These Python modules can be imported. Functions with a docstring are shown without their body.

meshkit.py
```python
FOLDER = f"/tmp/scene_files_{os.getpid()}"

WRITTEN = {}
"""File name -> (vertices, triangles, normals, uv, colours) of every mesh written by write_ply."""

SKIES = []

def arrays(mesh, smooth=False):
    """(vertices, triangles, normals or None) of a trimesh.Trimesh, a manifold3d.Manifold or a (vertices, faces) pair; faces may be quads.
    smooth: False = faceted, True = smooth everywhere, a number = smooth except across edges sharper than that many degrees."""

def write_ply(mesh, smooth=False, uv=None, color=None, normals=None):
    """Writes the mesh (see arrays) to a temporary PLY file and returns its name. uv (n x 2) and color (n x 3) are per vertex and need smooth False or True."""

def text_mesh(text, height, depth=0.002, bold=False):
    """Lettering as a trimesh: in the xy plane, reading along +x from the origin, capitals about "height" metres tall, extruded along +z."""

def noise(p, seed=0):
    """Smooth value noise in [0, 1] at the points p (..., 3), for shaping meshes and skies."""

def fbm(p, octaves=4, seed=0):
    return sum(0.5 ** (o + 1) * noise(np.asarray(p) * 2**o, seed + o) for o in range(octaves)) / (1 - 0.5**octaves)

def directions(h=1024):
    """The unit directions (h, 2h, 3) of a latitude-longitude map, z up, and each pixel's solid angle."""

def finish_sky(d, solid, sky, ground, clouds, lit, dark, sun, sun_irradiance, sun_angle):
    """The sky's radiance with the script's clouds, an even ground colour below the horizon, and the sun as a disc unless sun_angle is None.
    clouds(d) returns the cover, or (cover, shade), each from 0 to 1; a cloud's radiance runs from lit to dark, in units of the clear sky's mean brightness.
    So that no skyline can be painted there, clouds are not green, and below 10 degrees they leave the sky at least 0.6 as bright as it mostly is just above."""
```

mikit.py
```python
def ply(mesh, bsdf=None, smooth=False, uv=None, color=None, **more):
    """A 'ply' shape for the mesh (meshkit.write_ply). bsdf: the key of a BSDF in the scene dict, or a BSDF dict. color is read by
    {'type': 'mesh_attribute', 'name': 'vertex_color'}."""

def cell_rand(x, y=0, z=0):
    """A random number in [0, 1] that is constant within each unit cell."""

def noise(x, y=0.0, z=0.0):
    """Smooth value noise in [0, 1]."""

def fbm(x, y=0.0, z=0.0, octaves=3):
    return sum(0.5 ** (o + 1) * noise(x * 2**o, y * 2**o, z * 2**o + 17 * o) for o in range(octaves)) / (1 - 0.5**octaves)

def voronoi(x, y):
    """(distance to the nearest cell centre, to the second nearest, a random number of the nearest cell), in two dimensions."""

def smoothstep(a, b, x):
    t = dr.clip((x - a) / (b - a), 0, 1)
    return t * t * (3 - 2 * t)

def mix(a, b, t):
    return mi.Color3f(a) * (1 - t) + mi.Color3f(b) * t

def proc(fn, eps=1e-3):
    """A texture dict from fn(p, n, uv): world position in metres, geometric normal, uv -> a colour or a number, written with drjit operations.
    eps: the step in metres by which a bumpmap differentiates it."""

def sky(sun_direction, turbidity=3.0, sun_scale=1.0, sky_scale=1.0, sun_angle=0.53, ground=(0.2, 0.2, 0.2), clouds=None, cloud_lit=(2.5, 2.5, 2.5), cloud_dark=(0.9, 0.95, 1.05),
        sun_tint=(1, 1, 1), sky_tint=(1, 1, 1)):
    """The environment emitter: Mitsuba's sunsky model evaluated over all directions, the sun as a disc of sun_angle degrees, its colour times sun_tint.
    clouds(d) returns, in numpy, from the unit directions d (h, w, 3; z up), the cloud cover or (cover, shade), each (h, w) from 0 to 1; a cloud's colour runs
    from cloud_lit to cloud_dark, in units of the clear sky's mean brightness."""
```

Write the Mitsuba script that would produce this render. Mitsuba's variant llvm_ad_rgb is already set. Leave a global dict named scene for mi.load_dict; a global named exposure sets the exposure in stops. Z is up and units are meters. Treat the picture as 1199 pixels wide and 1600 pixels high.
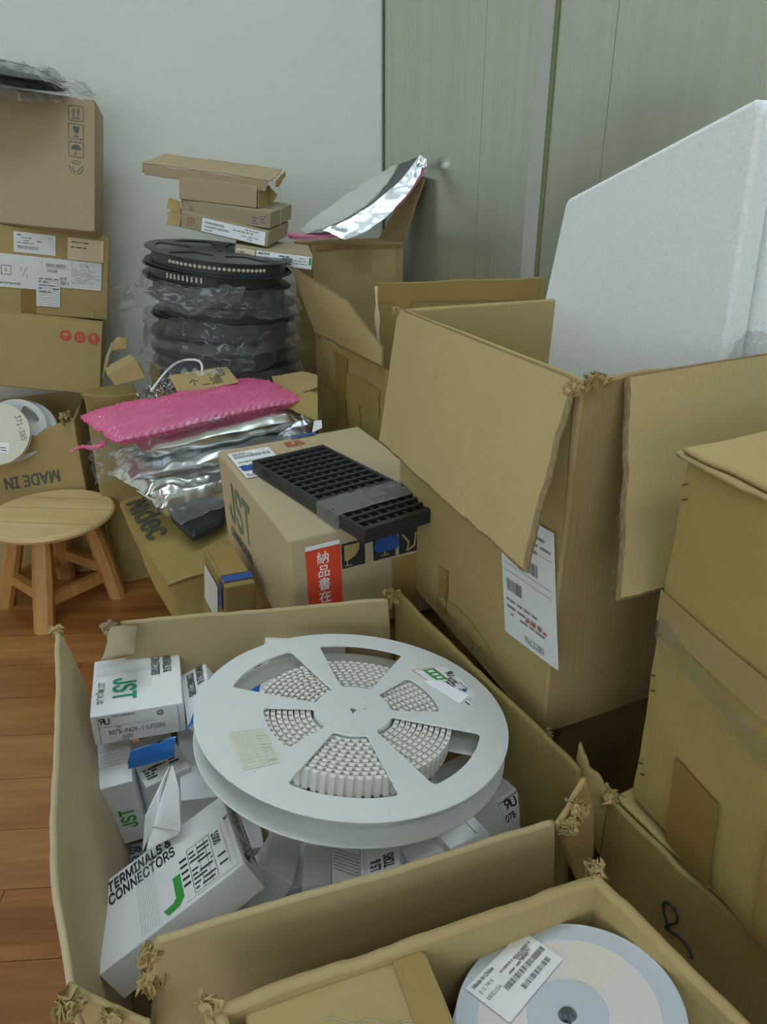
import math
import numpy as np, trimesh, mitsuba as mi, drjit as dr, mikit, meshkit
import manifold3d as m3
from shapely.geometry import Polygon, Point, LineString, box as sbox
from shapely.ops import unary_union
from mikit import noise, fbm, voronoi, smoothstep, mix, cell_rand
T = mi.ScalarTransform4f

# ------------------------------------------------------------------ camera, exposure, lights
exposure = -0.64
scene, labels = {}, {}
PITCH = math.radians(24.4)
scene['camera'] = {'type': 'perspective', 'fov': 2 * math.degrees(math.atan(599.5 / 1164.0)), 'fov_axis': 'x', 'near_clip': 0.02, 'far_clip': 50.0,
                   'to_world': T().look_at(origin=[0, 0, 1.0], target=[0, math.cos(PITCH), 1.0 - math.sin(PITCH)], up=[0, 0, 1])}
LAMP = (7.6, 9.2, 10.3)                 # radiance of the ceiling panels' diffusers
LAMPS = [(-.40, .70, 24.0), (.3, -1.2, 24.0), (-1.0, -2.9, 24.0)]  # where they hang (x, y, turn)

ADDED_WINDOW = (5.2, 6.1, 6.8)                # radiance of the unseen rear-wall panes, added to brighten camera-facing sides

# ------------------------------------------------------------------ entries
V = lambda *a: np.array(a, float)
nrm = lambda a: np.asarray(a, float) / np.linalg.norm(a)
_count = {}
def key_for(base):
    n = _count.get(base, -1) + 1
    _count[base] = n
    return base if n == 0 else f'{base}_{n:03d}'
def thing(name, label, cat, group=None, kind=None):
    k = key_for(name)
    labels[k] = {'label': label, 'category': cat}
    if group: labels[k]['group'] = group
    if kind: labels[k]['kind'] = kind
    return k
def struct(name):
    k = key_for(name); labels[k] = {'kind': 'structure'}
    return k
def part(parent, name, mesh, mat, smooth=False, label=None, kind=None, uv=None, to_world=None):
    if isinstance(mesh, (list, tuple)) and not (len(mesh) == 2 and isinstance(mesh[0], np.ndarray)): mesh = cat(mesh)
    k = key_for(parent + '__' + name)
    d = mesh if isinstance(mesh, dict) else mikit.ply(mesh, mat, smooth, uv=uv)
    if to_world is not None: d = {**d, 'to_world': to_world}
    scene[k] = d
    if label or kind:
        labels[k] = {}
        if label: labels[k]['label'] = label
        if kind: labels[k]['kind'] = kind
    return k
def whole(k, mesh, mat, smooth=False):
    scene[k] = mesh if isinstance(mesh, dict) else mikit.ply(mesh, mat, smooth)
    return k
def cat(ms): return trimesh.util.concatenate([m for m in ms if m is not None and len(m.faces)])

# ------------------------------------------------------------------ shapes
def tm(v, f): return trimesh.Trimesh(np.asarray(v, float), np.asarray(f, int), process=False)
def gridfaces(n, m, off=0):
    i, j = np.meshgrid(np.arange(n - 1), np.arange(m - 1), indexing='ij')
    a = off + i * m + j
    return np.vstack([np.stack([a, a + m, a + m + 1], -1).reshape(-1, 3), np.stack([a, a + m + 1, a + 1], -1).reshape(-1, 3)])
class Hexa:
    """A carton body: eight corners c[x,y,z], rounded edges, a little bulge and unevenness. x right, y away, z up."""
    def __init__(s, corners): s.c = np.array(corners, float).reshape(2, 2, 2, 3); s.d = V(np.linalg.norm(s.c[1] - s.c[0], axis=-1).mean(), np.linalg.norm(s.c[:, 1] - s.c[:, 0], axis=-1).mean(), np.linalg.norm(s.c[:, :, 1] - s.c[:, :, 0], axis=-1).mean())
    def at(s, q):
        q = np.asarray(q, float); w = [np.stack([1 - q[..., k], q[..., k]], -1) for k in range(3)]
        return np.einsum('...i,...j,...k,ijkl->...l', *w, s.c)
    def mesh(s, r=.004, n=(6, 6, 6), bulge=.0, rough=.0, seed=0, dent=0.0):
        g = [np.r_[0, r * .3, np.linspace(r, s.d[k] - r, n[k]), s.d[k] - r * .3, s.d[k]] for k in range(3)]
        vs, fs, off = [], [], 0
        for k in range(3):
            a, b = [(1, 2), (2, 0), (0, 1)][k]
            A, B = np.meshgrid(g[a], g[b], indexing='ij')
            for side in (0, 1):
                p = np.zeros(A.shape + (3,)); p[..., a], p[..., b], p[..., k] = A, B, side * s.d[k]
                f = gridfaces(len(g[a]), len(g[b]), off)
                vs.append(p.reshape(-1, 3)); fs.append(f if side else f[:, ::-1]); off += A.size
        p = np.vstack(vs); q = np.clip(p, r, s.d - r); d = p - q
        L = np.linalg.norm(d, axis=1, keepdims=True)
        n_ = d / np.maximum(L, 1e-12); p = q + n_ * r
        u = p / s.d
        amt = bulge * np.prod([np.where(np.abs(n_[:, k]) > .9, 1, 4 * u[:, k] * (1 - u[:, k])) for k in range(3)], axis=0)
        if rough: amt = amt + rough * (meshkit.fbm(p / .07 + seed * 7.3, 3, seed) - .5) * 2
        if dent: amt = amt - dent * np.clip(meshkit.noise(p / .05 + seed * 3.1, seed + 5) - .62, 0, 1) * 2.6
        p = p + n_ * amt[:, None]
        m = tm(s.at(p / s.d), np.vstack(fs)); m.merge_vertices(digits_vertex=7)
        return m
    def face(s, which):
        """map (x, y, h) in metres on a face -> world; x right, y up as seen from outside, h outward"""
        c = s.c
        q = {'f': (c[0, 0, 0], c[1, 0, 0], c[1, 0, 1], c[0, 0, 1]), 'l': (c[0, 1, 0], c[0, 0, 0], c[0, 0, 1], c[0, 1, 1]), 'r': (c[1, 0, 0], c[1, 1, 0], c[1, 1, 1], c[1, 0, 1]),
             't': (c[0, 0, 1], c[1, 0, 1], c[1, 1, 1], c[0, 1, 1])}[which]
        return Quad(*q)
class Quad:
    def __init__(s, a, b, c, d, bow=0.0, wave=0.0, seed=0, off=0.0):
        s.q = [np.asarray(x, float) for x in (a, b, c, d)]
        s.w = (np.linalg.norm(s.q[1] - s.q[0]) + np.linalg.norm(s.q[2] - s.q[3])) / 2
        s.h = (np.linalg.norm(s.q[3] - s.q[0]) + np.linalg.norm(s.q[2] - s.q[1])) / 2
        s.n = nrm(np.cross(s.q[1] - s.q[0] + s.q[2] - s.q[3], s.q[3] - s.q[0] + s.q[2] - s.q[1]))
        s.bow, s.wave, s.seed, s.off = bow, wave, seed, off
    def st(s, u, v, h=0.0):
        u, v = np.asarray(u, float)[..., None], np.asarray(v, float)[..., None]
        p = (s.q[0] * (1 - u) + s.q[1] * u) * (1 - v) + (s.q[3] * (1 - u) + s.q[2] * u) * v
        a = s.bow * (4 * u * (1 - u)) * (4 * v * (1 - v)).clip(0.0) if s.bow else 0.0
        if s.wave:
            x = np.concatenate([u * s.w / .09, v * s.h / .14, np.full_like(u, s.seed * 3.7)], -1)
            a = a + s.wave * 2 * (meshkit.fbm(x, 2, s.seed)[..., None] - .5)
        return p + s.n * (a + s.off + np.asarray(h, float)[..., None])
    def __call__(s, x, y, h=0.0): return s.st(np.asarray(x) / s.w, np.asarray(y) / s.h, h)
    def put(s, mesh, eps=.0004):
        v = np.asarray(mesh.vertices); return tm(s(v[:, 0], v[:, 1], v[:, 2] + eps), mesh.faces)
def panel(q, th=.005, n=(10, 10), rag=None, seed=0, inset=None):
    """A board with thickness on the quad q; rag: {'t','b','l','r': depth in metres} torn edges. The board lies behind q's front face."""
    nu, nv = n
    u, v = np.meshgrid(np.linspace(0, 1, nu), np.linspace(0, 1, nv), indexing='ij')
    lo_u, hi_u, lo_v, hi_v = np.zeros_like(u), np.ones_like(u), np.zeros_like(u), np.ones_like(u)
    rag = rag or {}
    def tear(t, L, depth, sd):
        x = np.stack([t * L / .022, np.full_like(t, sd * 1.7), np.zeros_like(t)], -1)
        x2 = np.stack([t * L / .006, np.full_like(t, sd * 2.9), np.zeros_like(t)], -1)
        return depth * (.75 * meshkit.noise(x, sd) + .35 * meshkit.noise(x2, sd + 1))
    if 'l' in rag: lo_u = tear(v, q.h, rag['l'], seed) / q.w
    if 'r' in rag: hi_u = 1 - tear(v, q.h, rag['r'], seed + 1) / q.w
    if 'b' in rag: lo_v = tear(u, q.w, rag['b'], seed + 2) / q.h
    if 't' in rag: hi_v = 1 - tear(u, q.w, rag['t'], seed + 3) / q.h
    if inset is not None:
        iu0, iu1, iv0, iv1 = inset(u, v); lo_u, hi_u, lo_v, hi_v = np.maximum(lo_u, iu0), np.minimum(hi_u, iu1), np.maximum(lo_v, iv0), np.minimum(hi_v, iv1)
    U, W = lo_u + u * (hi_u - lo_u), lo_v + v * (hi_v - lo_v)
    e = th * .5
    ring = [(i, 0) for i in range(nu)] + [(nu - 1, j) for j in range(1, nv)] + [(i, nv - 1) for i in range(nu - 2, -1, -1)] + [(0, j) for j in range(nv - 2, 0, -1)]
    ri, rj = np.array(ring).T
    out = np.stack([(ri == nu - 1) * 1.0 - (ri == 0), (rj == nv - 1) * 1.0 - (rj == 0)], -1)
    out /= np.linalg.norm(out, axis=1, keepdims=True)
    # shrink the faces by the rounding so that the rounded rim ends on the quad
    su, sv = e / q.w, e / q.h
    Uc, Wc = np.clip(U, lo_u + su, np.maximum(hi_u - su, lo_u + su)), np.clip(W, lo_v + sv, np.maximum(hi_v - sv, lo_v + sv))
    front, back = q.st(Uc, Wc, 0 * U), q.st(Uc, Wc, 0 * U - th)
    vs = [front.reshape(-1, 3), back.reshape(-1, 3)]; f0 = gridfaces(nu, nv)
    fs = [f0, f0[:, ::-1] + nu * nv]; off = 2 * nu * nv
    K = 5; rows = []
    for k in range(K):
        a = math.pi * k / (K - 1)
        rows.append(q.st(Uc[ri, rj] + out[:, 0] * su * math.sin(a), Wc[ri, rj] + out[:, 1] * sv * math.sin(a), -e + e * math.cos(a) + 0 * U[ri, rj]))
    vs += rows; N = len(ring); i = np.arange(N); j = (i + 1) % N
    for k in range(K - 1):
        a = off + k * N; b = a + N
        fs += [np.stack([a + i, b + j, a + j], -1), np.stack([a + i, b + i, b + j], -1)]
    return tm(np.vstack(vs), np.vstack(fs))
def sheet(q, x0, y0, x1, y1, eps=.0005, n=(2, 2), rag=0.0, seed=0, th=0.0):
    """A thin sticker or tape lying on q (metres), with its own small thickness."""
    u, v = np.meshgrid(np.linspace(0, 1, n[0]), np.linspace(0, 1, n[1]), indexing='ij')
    X, Y = x0 + (x1 - x0) * u, y0 + (y1 - y0) * v
    if rag:
        X = X + rag * (meshkit.noise(np.stack([v * 9, u * 0 + seed, u * 0], -1), seed) - .5) * np.where(u > .5, 1, np.where(u < .5, -1, 0)) * 2 * (np.abs(u - .5) > .49)
    m = tm(q(X, Y, eps + 0 * X).reshape(-1, 3), gridfaces(*n))
    return m
def boxm(x0, y0, z0, x1, y1, z1):
    m = trimesh.creation.box(extents=(x1 - x0, y1 - y0, z1 - z0)); m.apply_translation(((x0 + x1) / 2, (y0 + y1) / 2, (z0 + z1) / 2)); return m
def tube(pts, r, sides=8, close=False):
    p = np.asarray(pts, float); r = np.broadcast_to(np.asarray(r, float), (len(p),))
    t = np.gradient(p, axis=0); t /= np.linalg.norm(t, axis=1, keepdims=True)
    a = np.zeros_like(p); ref = V(0, 0, 1) if abs(t[0, 2]) < .9 else V(1, 0, 0); prev = nrm(np.cross(t[0], ref))
    for k in range(len(p)):
        prev = nrm(prev - t[k] * (prev @ t[k])); a[k] = prev
    b = np.cross(t, a); ang = np.arange(sides) * 2 * np.pi / sides
    v = p[:, None] + r[:, None, None] * (np.cos(ang)[None, :, None] * a[:, None] + np.sin(ang)[None, :, None] * b[:, None])
    i, j = np.meshgrid(np.arange(len(p) - 1), np.arange(sides), indexing='ij'); j2 = (j + 1) % sides
    A, B, Cc, D = i * sides + j, i * sides + j2, (i + 1) * sides + j2, (i + 1) * sides + j
    f = np.vstack([np.stack([A, B, Cc], -1).reshape(-1, 3), np.stack([A, Cc, D], -1).reshape(-1, 3)])
    n = len(p) * sides; v = np.vstack([v.reshape(-1, 3), p[0], p[-1]]); k = np.arange(sides); k2 = (k + 1) % sides
    f = np.vstack([f, np.stack([np.full(sides, n), k2, k], -1), np.stack([np.full(sides, n + 1), n - sides + k, n - sides + k2], -1)])
    return tm(v, f)
def smoothline(pts, n=40):
    from scipy.interpolate import CubicSpline
    p = np.asarray(pts, float); s = np.r_[0, np.cumsum(np.linalg.norm(np.diff(p, axis=0), axis=1))]
    return CubicSpline(s, p)(np.linspace(0, s[-1], n))
def frame(n, xdir):
    n = nrm(n); x = np.asarray(xdir, float); x = nrm(x - n * (x @ n)); return np.stack([x, np.cross(n, x), n], 1)
def moved(m, R, o):
    m = m.copy() if isinstance(m, trimesh.Trimesh) else tm(*m)
    m.vertices = np.asarray(m.vertices) @ np.asarray(R).T + np.asarray(o); return m
def extr(poly, h, z0=0.0):
    gs = getattr(poly, 'geoms', [poly]); ms = []
    for g in gs:
        if g.is_empty: continue
        m = trimesh.creation.extrude_polygon(g, h, engine='earcut'); m.apply_translation((0, 0, z0)); ms.append(m)
    return cat(ms)
def ringpoly(r1, r0=0.0, n=96):
    p = Point(0, 0).buffer(r1, n // 4)
    return p.difference(Point(0, 0).buffer(r0, n // 4)) if r0 else p
def lathe(profile, n=64): return trimesh.creation.revolve(np.asarray(profile, float), sections=n)
rng = np.random.default_rng(7)

# ------------------------------------------------------------------ lettering
_txt = {}
def text(s, h, x=0, y=0, sx=.72, rot=0, bold=False, anchor='l'):
    if (s, bold) not in _txt: _txt[s, bold] = meshkit.text_mesh(s, 1.0, .0002, bold)
    m = _txt[s, bold].copy(); v = np.array(m.vertices); v[:, 0] *= h * sx; v[:, 1] *= h
    if anchor == 'c': v[:, 0] -= (v[:, 0].max() + v[:, 0].min()) / 2
    a = math.radians(rot); c, d = math.cos(a), math.sin(a)
    v[:, :2] = np.stack([v[:, 0] * c - v[:, 1] * d + x, v[:, 0] * d + v[:, 1] * c + y], -1)
    return tm(v, m.faces)
def bars(rects, h=.0002):
    if not len(rects): rects = [(0, 0, .0005, .0005)]
    r = np.asarray(rects, float); n = len(r)
    v = np.zeros((n, 4, 3)); v[:, 0, :2] = r[:, [0, 1]]; v[:, 1, :2] = r[:, [2, 1]]; v[:, 2, :2] = r[:, [2, 3]]; v[:, 3, :2] = r[:, [0, 3]]; v[..., 2] = h
    f = np.array([[0, 1, 2], [0, 2, 3]])[None] + 4 * np.arange(n)[:, None, None]
    return tm(v.reshape(-1, 3), f.reshape(-1, 3))
def lines(x0, y0, x1, y1, pitch, seed=0, fill=.45, dens=.8):
    """rows of small print too fine to read: broken strokes"""
    g = np.random.default_rng(seed); out = []
    y = y1 - pitch
    while y > y0:
        x = x0
        end = x0 + (x1 - x0) * g.uniform(.55, 1)
        while x < end:
            w = pitch * g.uniform(.6, 2.6); 
            if g.random() < dens: out.append((x, y, min(x + w, x1), y + pitch * fill))
            x += w + pitch * g.uniform(.25, .6)
        y -= pitch
    return bars(out)
def barcode(x0, y0, x1, y1, seed=0, unit=.0007):
    g = np.random.default_rng(seed); out = []; x = x0
    while x < x1 - unit:
        w = unit * g.choice([1, 1, 2, 3]); out.append((x, y0, min(x + w, x1), y1)); x += w + unit * g.choice([1, 1, 2])
    return bars(out)
def rect_outline(x0, y0, x1, y1, w): return bars([(x0, y0, x1, y0 + w), (x0, y1 - w, x1, y1), (x0, y0, x0 + w, y1), (x1 - w, y0, x1, y1)])
def stroke(pts, w): return extr(LineString(pts).buffer(w / 2, cap_style=1), .0002)
KANJI = {"納":[[[[42,-9],[42,60],[61,60],[61,81],[70,81],[70,60],[89,60],[89,-4],[87,-7],[81,-9],[69,-8],[67,0],[80,0],[80,12],[78,13],[76,11],[74,12],[71,21],[66,29],[57,13],[55,11],[50,13],[50,-9],[49,-10]],[[69,43],[78,24],[80,24],[80,51],[69,51]],[[50,22],[53,23],[57,32],[60,45],[60,51],[50,51]]],[[[2,50],[11,61],[20,82],[28,79],[23,66],[15,54],[21,53],[29,67],[36,64],[33,55],[26,44],[34,44],[40,28],[40,24],[34,21],[40,4],[39,1],[37,0],[32,1],[31,9],[27,18],[28,21],[32,22],[32,26],[5,22],[3,30],[9,34],[15,44],[12,45],[5,43]],[[18,33],[20,32],[29,34],[26,43],[24,43]]],[[[17,13],[18,19],[24,19],[27,0],[27,-2],[24,-4],[19,-4]]],[[[2,-5],[4,0],[7,19],[14,18],[10,-7],[6,-7]]]],"品":[[[[52,35],[90,34],[89,-9],[81,-9],[79,-4],[61,-4],[61,-9],[52,-9]],[[61,6],[80,5],[80,26],[61,26]]],[[[21,78],[75,78],[76,44],[21,43]],[[30,53],[66,52],[66,69],[30,69]]],[[[7,35],[43,35],[42,-9],[35,-9],[33,-4],[16,-4],[16,-9],[7,-9]],[[17,26],[16,5],[34,5],[34,26]]]],"書":[[[[4,26],[4,32],[43,32],[42,36],[11,36],[11,43],[43,44],[42,46],[13,47],[14,53],[43,54],[42,57],[5,57],[4,58],[5,64],[43,64],[42,68],[15,68],[15,75],[43,75],[43,82],[52,82],[52,75],[80,75],[80,64],[92,64],[91,57],[80,57],[79,46],[52,45],[53,43],[85,43],[85,36],[53,36],[52,33],[54,32],[92,32],[91,25]],[[52,54],[71,53],[71,57],[52,57]],[[53,68],[52,65],[54,64],[69,64],[71,66],[70,68]]],[[[17,-10],[17,22],[80,22],[80,-10],[72,-10],[70,-7],[27,-7],[25,-10]],[[26,1],[70,0],[71,4],[27,5]],[[26,13],[70,12],[71,14],[27,15]]]],"在":[[[[3,25],[3,28],[17,40],[27,57],[26,58],[5,58],[5,67],[32,67],[37,82],[46,80],[42,67],[91,67],[91,58],[39,58],[37,57],[33,47],[27,40],[26,-9],[18,-9],[18,27],[16,27],[8,19]]],[[[31,1],[56,2],[56,27],[35,27],[35,36],[56,36],[57,55],[66,54],[66,36],[87,36],[87,27],[66,27],[66,3],[90,2],[91,-7],[31,-7]]]],"中":[[[[8,64],[43,64],[44,82],[53,81],[53,64],[87,64],[88,17],[80,16],[78,17],[77,22],[53,22],[53,-9],[44,-10],[43,22],[17,22],[17,16],[8,16]],[[53,32],[78,31],[78,55],[53,55]],[[17,32],[43,31],[43,55],[17,55]]]],"古":[[[[5,56],[5,63],[44,63],[44,81],[52,80],[52,63],[91,63],[91,56],[52,55],[52,35],[81,35],[81,-8],[73,-8],[72,-4],[24,-4],[23,-9],[16,-9],[16,35],[44,35],[44,56]],[[23,4],[73,3],[73,28],[23,28]]]],"迪":[[[[4,-4],[4,-2],[13,7],[17,9],[17,40],[5,40],[5,47],[24,47],[24,9],[34,2],[47,-1],[74,-1],[92,1],[90,-7],[68,-8],[42,-7],[29,-2],[23,3],[19,3],[16,1],[10,-8],[8,-8]]],[[[35,64],[56,64],[56,80],[63,80],[63,64],[86,64],[86,12],[35,12]],[[63,20],[65,18],[79,18],[79,35],[63,35]],[[64,57],[63,41],[79,41],[79,58]],[[42,19],[56,18],[56,35],[42,35]],[[42,42],[56,41],[56,58],[42,58]]],[[[7,70],[7,72],[12,75],[27,65],[28,62],[23,58]]]],"一":[[[[4,41],[92,41],[92,33],[4,33]]]],"个":[[[[4,41],[4,43],[17,49],[31,59],[41,69],[48,80],[55,78],[53,72],[62,62],[81,48],[92,43],[90,38],[86,36],[66,49],[48,67],[32,50],[16,39],[8,36],[8,38]]],[[[44,52],[52,52],[52,-8],[44,-8]]]]}
def kanji(ch, h, x=0, y=0, rot=0, sx=1.0):
    gs = [Polygon(r[0], r[1:]).buffer(0) for r in KANJI[ch]]
    m = extr(unary_union(gs), .0002 * 96 / h * h if False else .0002)
    v = np.array(m.vertices); v[:, :2] *= h / 96; v[:, 0] *= sx
    a = math.radians(rot); c, d = math.cos(a), math.sin(a)
    v[:, :2] = np.stack([v[:, 0] * c - v[:, 1] * d + x, v[:, 0] * d + v[:, 1] * c + y], -1)
    return tm(v, m.faces)
def ul_mark(h, x, y, rot=0):
    """a mirrored R leaning into a U"""
    r = text('R', h, 0, 0, sx=-.85, bold=True); v = np.array(r.vertices); v[:, 0] += -v[:, 0].min(); v[:, 0] += v[:, 1] * -.15 + h * .15
    u = text('U', h, 0, 0, sx=.85, bold=True); w = np.array(u.vertices); w[:, 0] += v[:, 0].max() - w[:, 0].min() - h * .12; w[:, 1] -= h * .12
    p = np.vstack([v, w]); a = math.radians(rot); c, d = math.cos(a), math.sin(a)
    p[:, :2] = np.stack([p[:, 0] * c - p[:, 1] * d + x, p[:, 0] * d + p[:, 1] * c + y], -1)
    return tm(p, np.vstack([r.faces[:, ::-1], u.faces + len(v)]))
def glass_icon(x, y, s): return cat([extr(Polygon([(x - s * .28, y + s * .42), (x + s * .28, y + s * .42), (x + s * .2, y), (x, y - s * .12), (x - s * .2, y)]), .0002), bars([(x - s * .03, y - s * .4, x + s * .03, y - s * .08), (x - s * .2, y - s * .44, x + s * .2, y - s * .38)])])
def umbrella_icon(x, y, s): return cat([extr(Point(x, y).buffer(s * .4, 12).intersection(sbox(x - s, y, x + s, y + s)), .0002), bars([(x - s * .025, y - s * .38, x + s * .025, y)]), stroke([(x, y - s * .36), (x - s * .06, y - s * .42), (x - s * .13, y - s * .34)], s * .05)])
def arrows_icon(x, y, s):
    ms = []
    for dx in (-.18, .18): ms += [bars([(x + dx * s - s * .04, y - s * .3, x + dx * s + s * .04, y + s * .22)]), extr(Polygon([(x + dx * s - s * .12, y + s * .16), (x + dx * s + s * .12, y + s * .16), (x + dx * s, y + s * .42)]), .0002)]
    return cat(ms + [bars([(x - s * .34, y - s * .42, x + s * .34, y - s * .36)])])

# ------------------------------------------------------------------ materials
CA, SA = math.cos(math.radians(22)), math.sin(math.radians(22))
def mat(name, d): scene[name] = d; return name
def kraft(name, base, dark, stripe=.05, rough=.75, spec=.25):
    def fn(p, n, uv):
        a, b = p.x * CA + p.y * SA, -p.x * SA + p.y * CA
        na = dr.abs(n.x * CA + n.y * SA)
        s = mix_f(a, b, dr.square(na))
        flute = dr.sin(s * (2 * math.pi / .0085)) * stripe * smoothstep(.95, .5, dr.abs(n.z))
        blot = fbm(p.x * 9, p.y * 9, p.z * 9, 3) - .5
        fib = noise(a * 900, b * 900, p.z * 120) - .5
        scuff = smoothstep(.66, .8, fbm(p.x * 26 + 5, p.y * 26, p.z * 12, 3)) * .10
        t = dr.clip(.5 + blot * .75 + flute + fib * .16 + scuff, 0, 1)
        return mix(dark, base, t)
    return mat(name, {'type': 'twosided', 'b': {'type': 'principled', 'base_color': mikit.proc(fn), 'roughness': rough, 'specular': spec}})
def mix_f(a, b, t): return a * (1 - t) + b * t
kraft('kraft_light', (.42, .32, .150), (.36, .268, .12), stripe=.085)
kraft('kraft', (.44, .33, .148), (.36, .262, .11))
kraft('kraft_yellow', (.39, .295, .103), (.31, .228, .072))
kraft('kraft_brown', (.39, .275, .135), (.31, .21, .095), stripe=.10)
kraft('kraft_old', (.35, .26, .10), (.25, .178, .062), stripe=.06)
kraft('kraft_edge', (.26, .185, .09), (.15, .10, .05), stripe=.3)
kraft('kraft_plain', (.40, .305, .195), (.37, .28, .175), stripe=.02)
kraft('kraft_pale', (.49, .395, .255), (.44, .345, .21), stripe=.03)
kraft('kraft_mid', (.44, .345, .19), (.38, .29, .15), stripe=.05)
kraft('kraft_gray', (.37, .30, .20), (.32, .255, .165), stripe=.03)
def prin(name, col, rough=.5, two=True, **k):
    d = {'type': 'principled', 'base_color': {'type': 'rgb', 'value': list(col)}, 'roughness': rough, **k}
    return mat(name, {'type': 'twosided', 'b': d} if two else d)
prin('paper', (.83, .84, .86), .45, specular=.4)
prin('paper_gray', (.70, .72, .72), .5, specular=.3)
prin('paper_buff', (.72, .58, .40), .6)
prin('paper_blue', (.55, .62, .68), .4)
prin('paper_red', (.72, .075, .035), .45)
prin('ink', (.025, .027, .03), .6)
prin('ink_gray', (.20, .21, .21), .6)
prin('ink_green', (.01, .30, .16), .5)
prin('ink_leaf', (.05, .34, .06), .5)
prin('ink_red', (.50, .07, .04), .6)
prin('ink_blue', (.05, .12, .30), .5)
prin('ink_purple', (.17, .10, .28), .6)
prin('ink_faded', (.08, .085, .075), .6)
prin('ink_faded_green', (.14, .19, .12), .6)
prin('ink_stripe', (.52, .58, .57), .5)
prin('blue_tape', (.025, .09, .32), .35, specular=.6)
prin('blue_plastic', (.02, .16, .52), .18, specular=.6)
prin('brown_tape', (.33, .225, .075), .22, specular=.5)
prin('brown_tape_dark', (.26, .165, .05), .22, specular=.5)
prin('staple', (.24, .12, .06), .4, metallic=.8)
prin('black_plastic', (.022, .024, .026), .42, specular=.5)
prin('black_reel', (.030, .035, .038), .38, specular=.5)
prin('black_tape', (.040, .046, .05), .3, specular=.5)
prin('dark_hole', (.02, .02, .02), .9)
prin('reel_white', (.68, .71, .70), .38, specular=.5)
prin('reel_cream', (.66, .66, .54), .42, specular=.45)
prin('reel_gray', (.54, .60, .66), .2, specular=.6)
prin('tape_pink', (.74, .68, .66), .3)
prin('tape_sector', (.74, .70, .60), .3)
prin('tape_white', (.80, .79, .75), .4)
prin('tape_rib', (.66, .63, .57), .45)
prin('cable_white', (.72, .72, .70), .4)
prin('steel_bits', (.55, .57, .58), .25, metallic=.9)
prin('foil_dark', (.08, .085, .09), .35, specular=.5)
prin('pink_foam', (.72, .24, .36), .6)
prin('alu', (.47, .49, .46), .35, specular=.4)
prin('seal', (.18, .20, .09), .5)
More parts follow.
